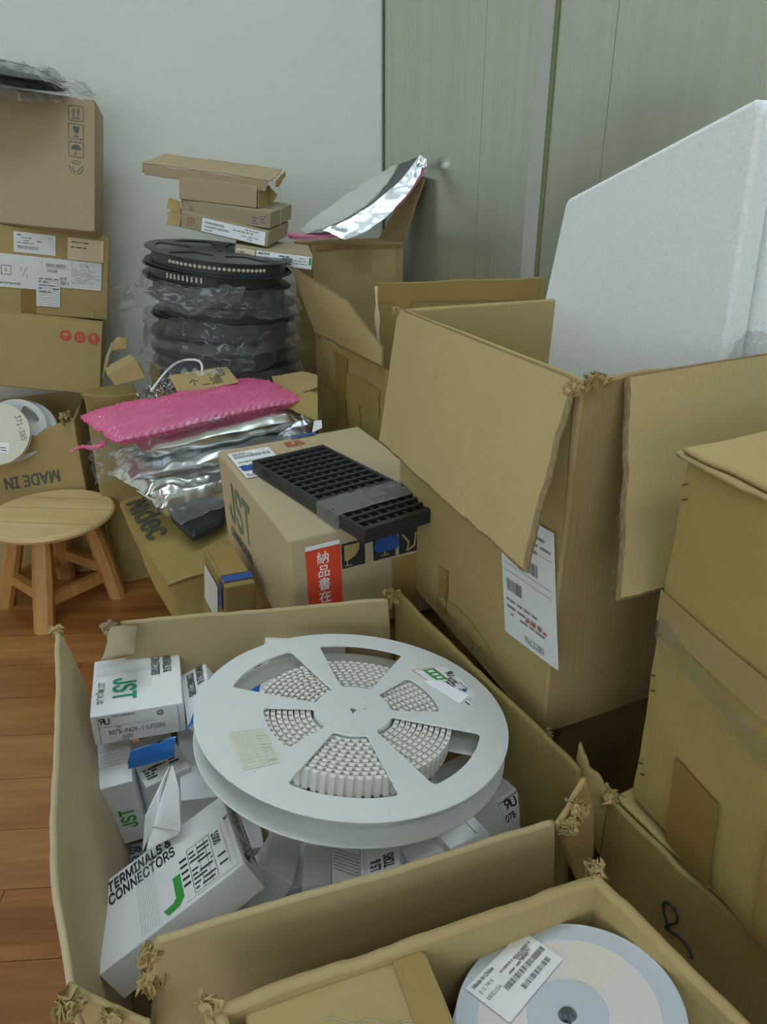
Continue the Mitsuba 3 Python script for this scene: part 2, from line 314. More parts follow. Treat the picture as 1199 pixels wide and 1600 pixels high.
prin('lamp_frame', (.8, .8, .8), .4)
mat('silver', {'type': 'twosided', 'b': {'type': 'principled', 'base_color': {'type': 'rgb', 'value': [.88, .90, .92]}, 'roughness': .18, 'metallic': .92, 'specular': .5}})
mat('silver_dull', {'type': 'twosided', 'b': {'type': 'principled', 'base_color': {'type': 'rgb', 'value': [.68, .71, .73]}, 'roughness': .28, 'metallic': .8, 'specular': .5}})
def film(name, haze, col, rough=.12):
    mat(name, {'type': 'blendbsdf', 'weight': haze, 'a': {'type': 'thindielectric', 'int_ior': 1.5},
               'b': {'type': 'twosided', 'b': {'type': 'principled', 'base_color': {'type': 'rgb', 'value': list(col)}, 'roughness': rough, 'specular': .9}}})
film('clear_film', .075, (.50, .54, .54), .06)
film('clear_film_thin', .08, (.55, .58, .56))
film('pink_film', .62, (.86, .17, .38), .15)
film('tape_film', .05, (.5, .48, .40))
film('band_film', .42, (.26, .27, .27))
film('reel_clear', .38, (.60, .66, .72), .2)
def foam_fn(p, n, uv):
    a, b, _ = voronoi((p.x * .45 + p.y * .9) * 260, p.z * 260)
    c, d, _ = voronoi((p.x * .45 + p.y * .9) * 120 + 3, p.z * 120)
    return mix((.74, .77, .765), (.85, .87, .87), dr.clip((b - a) * 1.1 + (d - c) * .3 + .1, 0, 1))
mat('foam', {'type': 'twosided', 'b': {'type': 'principled', 'base_color': mikit.proc(foam_fn), 'roughness': .8, 'specular': .2}})
def wall_fn(p, n, uv):
    t = fbm(p.x * 1.7, p.y * 1.7, p.z * 1.7, 3)
    g = fbm(p.x * 60, p.y * 60, p.z * 60, 2)
    return mix((.66, .68, .60), (.73, .745, .67), dr.clip(.5 + (t - .5) * 1.2 + (g - .5) * .2, 0, 1))
mat('wall_paint', {'type': 'twosided', 'b': {'type': 'principled', 'base_color': mikit.proc(wall_fn), 'roughness': .6, 'specular': .3}})
mat('ceiling_paint', {'type': 'twosided', 'b': {'type': 'diffuse', 'reflectance': {'type': 'rgb', 'value': [.78, .8, .76]}}})
def part_fn(p, n, uv):
    s = p.x * .375 - p.y * .927
    t = noise(s * 160, 0., p.z * 1.5) * .5 + noise(s * 40, 0., p.z * .8) * .5
    return mix((.30, .335, .265), (.36, .395, .325), t)
mat('partition_paint', {'type': 'twosided', 'b': {'type': 'blendbsdf', 'weight': .42, 'a': {'type': 'principled', 'base_color': mikit.proc(part_fn), 'roughness': .16, 'specular': .7}, 'b': {'type': 'roughconductor', 'alpha': .075, 'specular_reflectance': {'type': 'rgb', 'value': [.80, .84, .74]}}}})
def wood(name, c0, c1, dx, dy, rough=.35, fine=1.0, coat=.0):
    def fn(p, n, uv):
        a, b = p.x * dx + p.y * dy, -p.x * dy + p.y * dx
        w = fbm(a * 4, b * 34 * fine, p.z * 34 * fine, 3)
        r = noise(a * 14, b * 260 * fine, p.z * 260)
        k = noise(a * 1.2, b * 8, p.z * 2)
        return mix(c0, c1, dr.clip(.5 + (w - .5) * 1.5 + (r - .5) * .35 + (k - .5) * .3, 0, 1))
    return mat(name, {'type': 'twosided', 'b': {'type': 'principled', 'base_color': mikit.proc(fn), 'roughness': rough, 'specular': .5, 'clearcoat': coat, 'clearcoat_gloss': .9}})
FD = math.radians(4)
for i, (c0, c1) in enumerate([((.25, .09, .025), (.39, .175, .05)), ((.215, .075, .02), (.35, .148, .042)), ((.28, .11, .032), (.41, .19, .062))]): wood(f'plank_wood_{i}', c0, c1, math.cos(FD), math.sin(FD), .33, coat=.2)
wood('stool_top', (.60, .44, .19), (.74, .57, .29), .99, -.1, .3, .8, .5)
def leg_fn(p, n, uv):
    w = fbm(p.x * 60, p.y * 60, p.z * 6, 3)
    return mix((.36, .165, .042), (.52, .275, .085), dr.clip(.5 + (w - .5) * 1.7, 0, 1))
mat('stool_leg', {'type': 'twosided', 'b': {'type': 'principled', 'base_color': mikit.proc(leg_fn), 'roughness': .35, 'specular': .5, 'clearcoat': .3}})

# ================================================================== the setting
def wallbox(p, q, z0, z1, th, side):
    d = nrm(V(q[0] - p[0], q[1] - p[1])); nn = V(-d[1], d[0]) * side * th
    a, b = V(*p), V(*q)
    v = [(*a, z0), (*b, z0), (*(b + nn), z0), (*(a + nn), z0), (*a, z1), (*b, z1), (*(b + nn), z1), (*(a + nn), z1)]
    m = trimesh.convex.convex_hull(np.array(v)); return m
COR = V(0.0, 2.5); BD = V(.9397, .3420); AD = V(.3746, -.9272)     # the room's corner, its back wall's and its partition's directions
bl = COR - BD * 3.6; pr = COR + AD * 6.8
k = struct('floor'); whole(k, boxm(-3.5, -4, -.05, 2.9, 2.7, 0), 'kraft_old')
scene[k] = mikit.ply(boxm(-3.5, -3.9, -.05, 2.9, 2.7, -.004), 'plank_wood_1')
pw = .118; row = 0; cf, sf = math.cos(FD), math.sin(FD); plankrng = np.random.default_rng(3)
for row in range(24):
    y0 = .25 + row * pw; x = -1.75 - plankrng.uniform(0, .8)
    while x < .3:
        L = .82; x1 = x + L
        m = boxm(max(x, -1.7) + .0006, y0 + .0006, -.004, x1 - .0006, y0 + pw - .0006, 0.0)
        if x1 > -1.65:
            v = np.array(m.vertices); v[:, :2] = np.stack([v[:, 0] * cf - v[:, 1] * sf, v[:, 0] * sf + v[:, 1] * cf], -1)
            if not ((v[:, 1] + .02 > 2.5 + .364 * v[:, 0]) & (v[:, 0] < 0)).any(): part(k, 'plank', tm(v, m.faces), f'plank_wood_{plankrng.integers(3)}')
        x = x1
whole(struct('wall_back'), wallbox(bl, COR, 0, 2.75, .06, 1), 'wall_paint')
whole(struct('wall_left'), wallbox((bl[0], -3.8), bl, 0, 2.75, .06, 1), 'wall_paint')
whole(struct('wall_rear'), wallbox((bl[0], -3.8), (2.7, -3.8), 0, 2.75, .06, -1), 'wall_paint')
whole(struct('ceiling'), boxm(-3.5, -3.9, 2.75, 2.9, 2.7, 2.8), 'ceiling_paint')
for wx0, wx1, side in ((-2.9, -1.3, 'rear'), (-.9, .7, 'rear')):
    kwin = struct('window_1'); z0, z1 = .95, 2.35  # added glowing panes behind the camera, lighting the faces turned to it
    def wp(a, b, c): return (a, -3.795 + c, b) if side == 'rear' else (bl[0] + .005 + c, a, b)
    bars_ = [(wx0, z0, wx1, z0 + .05), (wx0, z1 - .05, wx1, z1), (wx0, z0, wx0 + .05, z1), (wx1 - .05, z0, wx1, z1), ((wx0 + wx1) / 2 - .025, z0, (wx0 + wx1) / 2 + .025, z1)]
    for a0, b0, a1, b1 in bars_: part(kwin, 'frame', trimesh.convex.convex_hull(np.array([wp(a, b, c) for a in (a0, a1) for b in (b0, b1) for c in (0, .04)])), 'lamp_frame')
    pv = [wp(wx0 + .04, z0 + .04, .015), wp(wx1 - .04, z0 + .04, .015), wp(wx1 - .04, z1 - .04, .015), wp(wx0 + .04, z1 - .04, .015)]
    pf = [[0, 2, 1], [0, 3, 2]] if np.cross(np.subtract(pv[1], pv[0]), np.subtract(pv[3], pv[0])) @ (V(0, 1, 0) if side == 'rear' else V(1, 0, 0)) < 0 else [[0, 1, 2], [0, 2, 3]]
    part(kwin, 'pane', {**mikit.ply(tm(pv, pf), 'paper'), 'emitter': {'type': 'area', 'radiance': {'type': 'rgb', 'value': list(ADDED_WINDOW)}}}, None)
kw = struct('wall_right'); whole(kw, wallbox(COR + V(.927, .375) * .03, pr + V(.927, .375) * .03, 0, 2.75, .05, 1), 'partition_paint')
def strip(s0, s1, out, z0=0., z1=2.75):
    p, q = COR + AD * s0, COR + AD * s1; o = V(-.9272, -.3746)
    return trimesh.convex.convex_hull(np.array([(*(a + o * h), z) for a in (p, q) for h in (-.03, out) for z in (z0, z1)]))
for s0, s1 in ((.006, .604), (.6055, .822), (.892, 1.068), (1.0695, 1.9), (1.905, 2.8)): part(kw, 'wall_panel', strip(s0, s1, 0.0), 'partition_paint')
part(kw, 'joint_strip', strip(.824, .880, .003), 'alu', label='pale metal joint strip')
part(kw, 'seal', strip(.8805, .890, .0045), 'seal', label='olive rubber seal line')
whole(struct('trim_1'), wallbox(COR + V(-.004, -.006), COR + V(-.001, -.004), 0, 2.75, .0015, 1), 'ink_gray')
for i, (lx, ly, turn) in enumerate(LAMPS):
    lk = thing('ceiling_lamp', ['flat white ceiling panel lamp over the cartons', 'flat white ceiling panel lamp behind the camera', 'flat white ceiling panel lamp by the rear wall'][i], 'lamp')
    R = np.array([[math.cos(math.radians(turn)), -math.sin(math.radians(turn)), 0], [math.sin(math.radians(turn)), math.cos(math.radians(turn)), 0], [0, 0, 1]])
    part(lk, 'frame', moved(cat([boxm(-.62, -.32, 2.70, .62, -.30, 2.75), boxm(-.62, .30, 2.70, .62, .32, 2.75), boxm(-.62, -.30, 2.70, -.60, .30, 2.75), boxm(.60, -.30, 2.70, .62, .30, 2.75)]), R, (lx, ly, 0)), 'lamp_frame')
    dm = moved(tm([(-.6, -.3, 2.715), (.6, -.3, 2.715), (.6, .3, 2.715), (-.6, .3, 2.715)], [[0, 2, 1], [0, 3, 2]]), R, (lx, ly, 0))
    part(lk, 'diffuser', {**mikit.ply(dm, 'paper'), 'emitter': {'type': 'area', 'radiance': {'type': 'rgb', 'value': list(LAMP)}}}, None)

# ================================================================== cartons: closed ones
def PB(pose, ext=0.0):
    O, R, d = pose; O = O - R[:, 2] * ext; d = d + V(0, 0, ext)
    return Hexa([[[O + R @ (d * V(i, j, k)) for k in (0, 1)] for j in (0, 1)] for i in (0, 1)])
def upright(o, bdir, w, dep, z0, z1, adir=None):
    b = nrm(V(*bdir, 0)); a = nrm(V(*adir, 0)) if adir is not None else V(-b[1], b[0], 0); o = V(o[0], o[1], 0)
    return Hexa([[[o + b * w * i + a * dep * j + V(0, 0, (z0, z1)[k]) for k in (0, 1)] for j in (0, 1)] for i in (0, 1)])
BDIR = (.927, .375)
def carton(label, H, m, name='cardboard_carton', catg='cardboard box', group=None, **kw):
    k = thing(name, label, catg, group); part(k, 'body', H.mesh(**kw), m, True); return k
def seam_tape(k, H, face, x0, y0, x1, y1, m='brown_tape', n=(8, 8), name='tape_strip', h=.0007): return part(k, name, sheet(H.face(face), x0, y0, x1, y1, h, n), m, True)
def stickers(k, F, name, rects, paper, prints, eps=.0008, n=(6, 6)):
    """a paper label with its print as a sub-part"""
    lk = part(k, name, [sheet(F, *r, eps, n) for r in rects], paper, True)
    for m, ink in prints:
        mm = cat(m) if isinstance(m, list) else m
        part(lk, 'print', F.put(mm, eps + .0003), ink)
    return lk

# left stack, from the top
H = PB((V(-1.0034, 1.8825, 0.905), np.array([[0.9806, -0.1842, 0.0672], [0.1623, 0.9548, 0.249], [-0.11, -0.2333, 0.9662]]), V(0.3066, 0.1164, 0.299))); kt = carton('tall plain carton with a row of black handling symbols, topmost of the left stack', H, 'kraft_plain', bulge=.003, rough=.0008, seed=1)
F = H.face('f'); w, h = F.w, F.h; s = .034; cx = w - .042
ms = []
for i, ic in enumerate((arrows_icon, glass_icon, umbrella_icon)):
    cy = h - .036 - i * .040
    part(kt, 'handling_symbol', F.put(cat([rect_outline(cx - s / 2, cy - s / 2, cx + s / 2, cy + s / 2, .0012), ic(cx, cy, s * .8)]), .0022), 'ink_faded', label='black outlined handling symbol')
cy = h - .036 - 3 * .040
for a in range(3):
    t = math.radians(90 + a * 120); ms += [stroke([(cx + .015 * math.cos(t + d), cy + .015 * math.sin(t + d)) for d in np.linspace(-.8, .45, 7)], .0013), stroke([(cx + .009 * math.cos(t + d), cy + .009 * math.sin(t + d)) for d in np.linspace(-.9, .5, 6)], .0013), stroke([(cx + .009 * math.cos(t + .5), cy + .009 * math.sin(t + .5)), (cx + .017 * math.cos(t + .75), cy + .017 * math.sin(t + .75))], .0013)]
part(kt, 'recycling_mark', F.put(cat(ms), .0022), 'ink_faded', label='black recycling mark')

H = PB((V(-1.0334, 1.8485, 0.7005), np.array([[0.8595, -0.4812, 0.1725], [0.4861, 0.8738, 0.0153], [-0.1581, 0.0707, 0.9849]]), V(0.3473, 0.132, 0.209))); kl = carton('squat carton covered with white and buff shipping labels, second in the left stack', H, 'kraft', bulge=.004, rough=.001, seed=2)
F = H.face('f'); w, h = F.w, F.h
def fr(pu, pv): return pu * w, pv * h            # fractions of the face
r1 = (*fr(.36, .72), *fr(.63, .95)); r2 = (*fr(.71, .70), *fr(.955, .955)); r3 = (*fr(.06, .36), *fr(.945, .69))
x0, y0, x1, y1 = r1
stickers(kl, F, 'shipping_label', [r1], 'paper_gray', [([text('4B', .006, x1 - .018, y1 - .012), bars([(x0 + .008, y1 - .009, x0 + .017, y1 - .005)]), lines(x0 + .008, y0 + .02, x1 - .03, y1 - .008, .006, 3), barcode(x0 + .008, y0 + .009, x0 + .055, y0 + .017, 4)], 'ink_gray')], .0045)
x0, y0, x1, y1 = r2
stickers(kl, F, 'shipping_label', [r2], 'paper_buff', [([lines(x0 + .008, y1 - .016, x1 - .025, y1 - .006, .006, 5), lines(x0 + .008, y1 - .03, x1 - .03, y1 - .018, .006, 6)], 'ink_faded')], .0045)
x0, y0, x1, y1 = r3; xm, xr = x0 + (x1 - x0) * .58, x0 + (x1 - x0) * .76
stickers(kl, F, 'shipping_label', [r3], 'paper_gray', [([barcode(xm - .002, y1 - .021, xm + .045, y1 - .013, 7), barcode(xm, y1 - .034, xm + .024, y1 - .027, 8), barcode(xm + .018, y1 - .051, xm + .045, y1 - .043, 9), barcode(xm + .028, y0 + .006, xm + .05, y0 + .016, 10), bars([(xr + .002, y0, xr + .0026, y1), (xm - .012, y1 - .036, xm - .0114, y1), (xm - .01, y1 - .024, xr, y1 - .0235), (xr + .002, y1 - .034, x1 - .003, y1 - .0335)]), ul_mark(.006, xr + .034, y1 - .014), stroke([(xr + .024 + .003 * math.cos(t), y1 - .011 + .003 * math.sin(t)) for t in np.linspace(0, 6.3, 14)], .001), lines(xr + .005, y0 + .014, x1 - .004, y1 - .017, .0042, 11, .3), barcode(x0 + .004, y1 - .008, x0 + .05, y1 - .004, 16)], 'ink_gray')], .0045)
x0, y0, x1, y1 = fr(.06, .36)[0], h * .31, w * .52, h * .62
stickers(kl, F, 'packing_slip', [(x0, y0, x1, y1)], 'paper_gray', [([rect_outline(x0 + .075, y0 + .030, x0 + .098, y0 + .053, .0018), text('A', .011, x0 + .082, y0 + .036), text('3', .010, x0 + .116, y0 + .042), stroke([(x0 + .121, y0 + .028), (x0 + .133, y0 + .052)], .0012), text('9', .009, x0 + .129, y0 + .024), barcode(x0 + .072, y0 + .008, x0 + .118, y0 + .013, 12), bars([(x0 + .066, y0 + .003, x0 + .0665, y0 + .019)]), lines(x0 + .004, y0 + .02, x0 + .05, y1 - .012, .007, 13, .25)], 'ink_gray')], .0056)
x0, y0, x1, y1 = w * .50, h * .12, w * .66, h * .50
stickers(kl, F, 'packing_slip', [(x0, y0, x1, y1)], 'paper_gray', [([bars([(x0 + .004, y0 + .004 + i * .006, x1 - .002, y0 + .0046 + i * .006) for i in range(11)]), lines(x0 + .006, y0 + .03, x1 - .004, y1 - .004, .008, 14, .3)], 'ink_faded')], .0064)
seam_tape(kl, H, 'f', w * .40, .004, w * .50, h * .31, 'brown_tape_dark', h=.0038)
seam_tape(kl, H, 'f', w * .02, h * .02, w * .9, h * .11, 'kraft', h=.0030, name='bottom_fold')

H = PB((V(-1.0583, 1.8122, 0.5308), np.array([[0.9392, -0.3045, 0.1586], [0.2924, 0.9515, 0.0955], [-0.18, -0.0433, 0.9827]]), V(0.3334, 0.22, 0.1791))); kr = carton('carton with three round red handling marks, resting on white reels in the left stack', H, 'kraft', bulge=.004, rough=.001, seed=3)
F = H.face('f'); w, h = F.w, F.h; ms, iv = [], []
for i, ic in enumerate((umbrella_icon, arrows_icon, glass_icon)):
    cx, cy = w - .086 + i * .0325, h - .034
    ms.append(extr(Point(cx, cy).buffer(.0135, 16), .0002)); iv.append(ic(cx, cy, .019))
for a_, b_ in zip(ms, iv): part(part(kr, 'handling_symbol', F.put(a_, .0028), 'ink_red', label='red round handling mark'), 'icon', F.put(b_, .0031), 'kraft')
part(kr, 'printed_letter', F.put(text('X', .034, w - .258, .020, bold=True), .0028), 'ink_red', label='red printed letter X')

# ------------------------------------------------------------------ open cartons built of boards
def open_carton(label, group=None, name='open_carton'): return thing(name, label, 'cardboard box', group)
def board(k, name, a, b, c, d, m, th=.005, n=(14, 10), rag=None, bow=0., wave=.0, seed=0, label=None, inset=None, edge=False):
    q = Quad(a, b, c, d, bow, wave, seed); mm = panel(q, th, n, rag, seed, inset)
    if edge:
        nf = 4 * (n[0] - 1) * (n[1] - 1); kk = part(k, name, tm(mm.vertices, mm.faces[:nf]), m, True, label); part(kk, 'cut_edge', tm(mm.vertices, mm.faces[nf:]), 'kraft_edge', False)
    else: part(k, name, mm, m, True, label)
    return q
def crumple(k, c, size, m, seed=0, name='torn_corner', n=3):
    """a torn and crushed board corner: short accordion-folded strips of board"""
    g = np.random.default_rng(seed); ms = []
    c = np.asarray(c, float); size = np.asarray(size, float) * V(.58, .58, .62)
    for i in range(min(n, 4)):
        K, J = 26, 8; u, v = np.meshgrid(np.linspace(0, 1, K), np.linspace(0, 1, J), indexing='ij')
        yaw = g.uniform(0, 6.3); R = frame(V(g.normal() * .35, g.normal() * .35 - .3, 1), (math.cos(yaw), math.sin(yaw), g.normal() * .3))
        s = size * g.uniform(.65, 1.05); nf = g.integers(2, 5)
        tri = np.abs(((u * nf + g.random()) % 1) - .5) * 2
        x = s[0] * (u - .5) * (1 - .25 * v); z = s[2] * (tri - .5) * (.5 + .5 * v) ; y = s[1] * (v - .5)
        P = np.stack([x, y, z], -1); nz = np.stack([meshkit.noise(np.stack([u * 5 + q * 9, v * 4, u * 0 + i + seed], -1), seed + q) for q in range(3)], -1) - .5
        fr_ = (meshkit.noise(np.stack([u * 14, u * 0 + i, u * 0], -1), seed + 40) - .5)[..., None] * (v[..., None] ** 2) * V(0, s[1] * .8, 0)
        q_ = (P + nz * s[2] * .9 + fr_) @ R.T + c + g.normal(size=3) * size * V(.12, .12, .08)
        nn = R[:, 2] * .0022; f = gridfaces(K, J); N = K * J
        ii = np.arange(N).reshape(K, J); ring = np.r_[ii[:, 0], ii[-1, 1:], ii[-2::-1, -1], ii[0, -2:0:-1]]; r2 = np.roll(ring, -1)
        ms.append(tm(np.vstack([q_.reshape(-1, 3), q_.reshape(-1, 3) - nn]), np.vstack([f, f[:, ::-1] + N, np.stack([ring, ring + N, r2], -1), np.stack([r2, ring + N, r2 + N], -1)])))
    part(k, name, cat(ms), m, 40)

# carton with reels under the left stack
P = V(-0.7841, 1.8131, 0.437); P = V(P[0], P[1], 0); B3 = V(.978, .208, 0); A3 = V(-.208, .978, 0)
ko = open_carton('open carton stamped MADE IN C upside down, holding cream reels behind the stool')
fl, fr_ = P - B3 * .36, P; bk = A3 * .25
up = lambda z: V(0, 0, z)
qf = board(ko, 'side_panel', fl, fr_, fr_ + up(.44), fl + up(.385), 'kraft', .006, (40, 10), {'t': .014}, .006, .004, 4, inset=lambda u, v: (0 * u, 1 + 0 * u, 0 * u, 1 - .12 * np.clip((.86 - u) / .24, 0, 1)))
board(ko, 'side_panel', fr_, fr_ + bk, fr_ + bk + up(.45), fr_ + up(.44), 'kraft', .006, (20, 8), {'t': .012}, 0, .004, 5)
board(ko, 'side_panel', fl + bk, fl, fl + up(.34), fl + bk + up(.42), 'kraft', .006, (10, 8), None, 0, .004, 6)
board(ko, 'side_panel', fr_ + bk, fl + bk, fl + bk + up(.42), fr_ + bk + up(.45), 'kraft', .006, (10, 8), None, 0, .004, 7)
board(ko, 'inner_pad', fl + up(.25) + bk * .03, fr_ + up(.25) + bk * .03, fr_ + up(.27) + bk * .97, fl + up(.27) + bk * .97, 'kraft', .005)
crumple(ko, fr_ + up(.445) + V(-.02, .0, .0), (.05, .05, .03), 'kraft_light', 11)
part(ko, 'printed_text', qf.put(text('MADE IN CHINA', .030, qf.w - .055, .292, sx=.78, rot=180, bold=True), .0016), 'ink_faded', label='black stamp MADE IN C, upside down')
# cream reels in it
def flange_poly(R, hole=.0, wins=(), wr=(.27, .82), half=23, rnd=.006, spoke=None):
    p = Point(0, 0).buffer(R, 32)
    if hole: p = p.difference(Point(0, 0).buffer(hole, 10))
    for w in wins:
        ang, r0, r1 = w[:3]; t = np.radians(np.linspace(ang - half, ang + half, 14))
        sec = Polygon([(R * r1 * math.cos(x), R * r1 * math.sin(x)) for x in t] + [(R * r0 * math.cos(x), R * r0 * math.sin(x)) for x in t[::-1]])
        sec = sec.buffer(-rnd).buffer(rnd)
        p = p.difference(sec)
    return p
def bevel_plate(poly, th, b=.0006):
    """a flat plate with a small chamfer all round"""
    a = extr(poly.buffer(-b), th); 
    c = extr(poly, th - 2 * b, b)
    return cat([a, c])
def reel(label, c, n, xd, R, width, fm, tape_r, tm_, hole=.0065, wins=(), half=23, group=None, name='component_reel', th=.0018, lower_wins=True):
    k = thing(name, label, 'reel', group); Rm = frame(n, xd); c = np.asarray(c, float)
    P1 = bevel_plate(flange_poly(R, hole, wins, half=half), th)
    part(k, 'flange', moved(P1, Rm, c - Rm[:, 2] * th), fm); part(k, 'flange', moved(P1, Rm, c - Rm[:, 2] * (width)), fm)
    part(k, 'hub', moved(extr(ringpoly(R * .26, hole), width - 2 * th, th), Rm, c - Rm[:, 2] * width), fm)
    if tape_r: part(k, 'carrier_tape', moved(lathe([(R * .262, th * 1.3), (tape_r, th * 1.3), (tape_r, width - 1.3 * th), (R * .262, width - 1.3 * th), (R * .262, th * 1.3)], 64), Rm, c - Rm[:, 2] * width), tm_)
    return k, Rm
cA = V(-0.9467, 1.742, 0.42)
nA = V(.10, -.86, .52)
kk, Rm = reel('cream reel with the number 371-385 handwritten in ink, foremost in the carton behind the stool', cA, nA, (1, 0, 0), .0765, .012, 'reel_cream', .06, 'tape_white')
tmesh = cat([text('371-385', .0135, 0, 0, sx=.8)]); v = np.array(tmesh.vertices); R1 = Rm @ np.array([[math.cos(-1.25), -math.sin(-1.25), 0], [math.sin(-1.25), math.cos(-1.25), 0], [0, 0, 1]])
v[:, 0] -= .032; v[:, 1] += .050
part(kk, 'written_number', moved(tm(v, tmesh.faces), R1, cA + Rm[:, 2] * .0004), 'ink_faded', label='handwritten number')
Fl = [Quad(*[cA + Rm @ V(x, y, 0) for x, y in ((-.01, -.045), (.028, -.048), (.030, -.02), (-.008, -.017))])]
stickers(kk, Fl[0], 'paper_label', [(0, 0, .038, .026)], 'paper', [(lines(.004, .004, .034, .023, .006, 21), 'ink_gray')], .0006)
W4 = [(45 + 90 * i, .3, .82) for i in range(4)]
reel('white reel with dark windows leaning in the carton, second behind the numbered reel', V(-0.9418, 1.815, 0.4059), V(.05, -.84, .54), (1, .1, 0), .082, .012, 'reel_white', .03, 'tape_white', wins=W4, half=26)
reel('white reel deepest in the carton behind the stool, only its right rim showing', V(-0.9381, 1.85, 0.3875), V(.05, -.84, .54), (1, .1, 0), .086, .012, 'reel_white', .03, 'tape_white')

# black reel in plastic on top of the tall carton
cT = V(-.895, 1.96, 1.228); nT = V(.22, -.12, 1)
kb, Rm = reel('black reel in a clear bag lying on top of the tall carton', cT, nT, (1, 0, 0), .165, .02, 'black_reel', .135, 'black_tape')
def film_sheet(fn, n, m, k, name='plastic_film', amp=.008, seed=0, scale=.03, **kw):
    """a crumpled film: fn(u, v) -> points; ridged noise creases it"""
    u, v = np.meshgrid(np.linspace(0, 1, n[0]), np.linspace(0, 1, n[1]), indexing='ij')
    p = fn(u, v); g = np.stack([meshkit.noise(p / scale + seed * 5.1 + i * 17, seed + i) for i in range(3)], -1)
    g2 = np.stack([meshkit.noise(p / (scale * .4) + seed * 3.1 + i * 11, seed + 7 + i) for i in range(3)], -1)
    d = (np.abs(g - .5) * 2 - .45) * amp + (np.abs(g2 - .5) * 2 - .4) * amp * .45
    f = gridfaces(*n)
    return part(k, name, tm((p + d).reshape(-1, 3), f), m, True, **kw)
film_sheet(lambda u, v: cT + np.stack([(.13 + .055 * v) * np.cos(-2.6 + 3.6 * u) * 1.0 , (.13 + .055 * v) * np.sin(-2.6 + 3.6 * u), .008 - .036 * v + .01 * np.sin(u * 9)], -1) @ Rm.T, (70, 14), 'clear_film', kb, amp=.016, seed=3, label='clear crinkled plastic bag')
film_sheet(lambda u, v: cT + np.stack([.05 + .20 * u, -.14 + .14 * v, .012 + .018 * np.sin(u * 3.1) - .02 * u], -1) @ Rm.T, (26, 20), 'clear_film_thin', kb, amp=.016, seed=5)

# ------------------------------------------------------------------ stool
ks = thing('wooden_stool', 'round wooden stool with splayed legs on the plank floor', 'stool')
SC = V(-.808, 1.642, .255)
prof = [(0, -.022), (.128, -.022), (.142, -.018), (.1495, -.009), (.148, -.003), (.143, 0), (0, 0)]
seat = lathe(prof, 96); seat.merge_vertices(); mf = m3.Manifold(m3.Mesh(np.asarray(seat.vertices, np.float32), np.asarray(seat.faces, np.uint32)))
if mf.volume() < 0 or mf.is_empty(): mf = m3.Manifold(m3.Mesh(np.asarray(seat.vertices, np.float32), np.asarray(seat.faces[:, ::-1], np.uint32)))
cuts = [-.2, -.062, .022, .085, .2]
for a, b in zip(cuts, cuts[1:]):
    pc = mf ^ m3.Manifold.cube((.5, b - a - .0028, .1), True).translate((0, (a + b) / 2, 0)).rotate((0, 0, -4))
    mm = pc.to_mesh(); part(ks, 'seat_board', moved(tm(mm.vert_properties[:, :3], mm.tri_verts), np.eye(3), SC), 'stool_top', 25)
feet = [V(-.815, 1.515, 0), V(-.692, 1.679, 0), V(-.865, 1.781, 0), V(-.962, 1.632, 0)]; tops = []
fc = sum(feet) / 4
for f in feet:
    t = V(SC[0], SC[1], 0) + (f - fc) * .60 + V(0, 0, .234); tops.append(t)
    d = nrm(V(f[0] - fc[0], f[1] - fc[1], 0)); e = V(-d[1], d[0], 0)
    def ring(c, a, b, z=None):
        out = []
        for x, y in ((1, .55), (.55, 1), (-.55, 1), (-1, .55), (-1, -.55), (-.55, -1), (.55, -1), (1, -.55)): out.append(c + d * a * x + e * b * y)
        return out
    pts = np.array(ring(t, .018, .020) + ring(t * .5 + f * .5, .021, .023) + ring(f, .0195, .022))
    part(ks, 'leg', trimesh.convex.convex_hull(pts), 'stool_leg')
for i in range(4):
    j = (i + 1) % 4; zf = .36 if i % 2 else .30
    a, b = feet[i] + (tops[i] - feet[i]) * zf, feet[j] + (tops[j] - feet[j]) * zf
    dd = nrm(b - a); a, b = a + dd * .017, b - dd * .017; sd = nrm(np.cross(dd, V(0, 0, 1)))
    part(ks, 'stretcher', trimesh.convex.convex_hull(np.array([p + sd * x * .009 + V(0, 0, z * .014) for p in (a, b) for x in (-1, 1) for z in (-1, 1)])), 'stool_leg')

# ------------------------------------------------------------------ stack of black reels on a carton by the back wall
Hb = upright((-.50, 1.665), BDIR, .315, .34, 0, .545)
kbase = carton('worn carton under the stack of black reels', Hb, 'kraft_old', bulge=.003, rough=.003, seed=8)
WB = [(k * 60 + 10, .40, .86) for k in range(6)]
axis0 = V(-.375, 1.80, .560); zt = 0; rr = np.random.default_rng(5); reels = []
widths = [.030, .030, .032, .034, .034, .036, .026, .030]
names = ['lowest', 'second from the bottom', 'third from the bottom', 'fourth from the bottom', 'fifth from the bottom', 'sixth from the bottom', 'second from the top, without a bag', 'topmost, with pale pockets showing round its edge']
z = axis0[2]; x = axis0[0] - .004
for i, w_ in enumerate(widths):
    tilt = .03 + .095 * i / 7
    n = nrm(V(tilt, rr.uniform(-.02, .02) - .02, 1)); z += w_ + .0035
    c = V(x + rr.uniform(-.007, .007), axis0[1] + rr.uniform(-.007, .007), z)
    k, Rm = reel(f'black component reel, {names[i]} of the bagged reel stack', c, n, (1, 0, 0), .165, w_, 'black_reel', .150, 'black_tape', wins=WB if i == 7 else (), half=20)
    reels.append((k, Rm, c, w_))
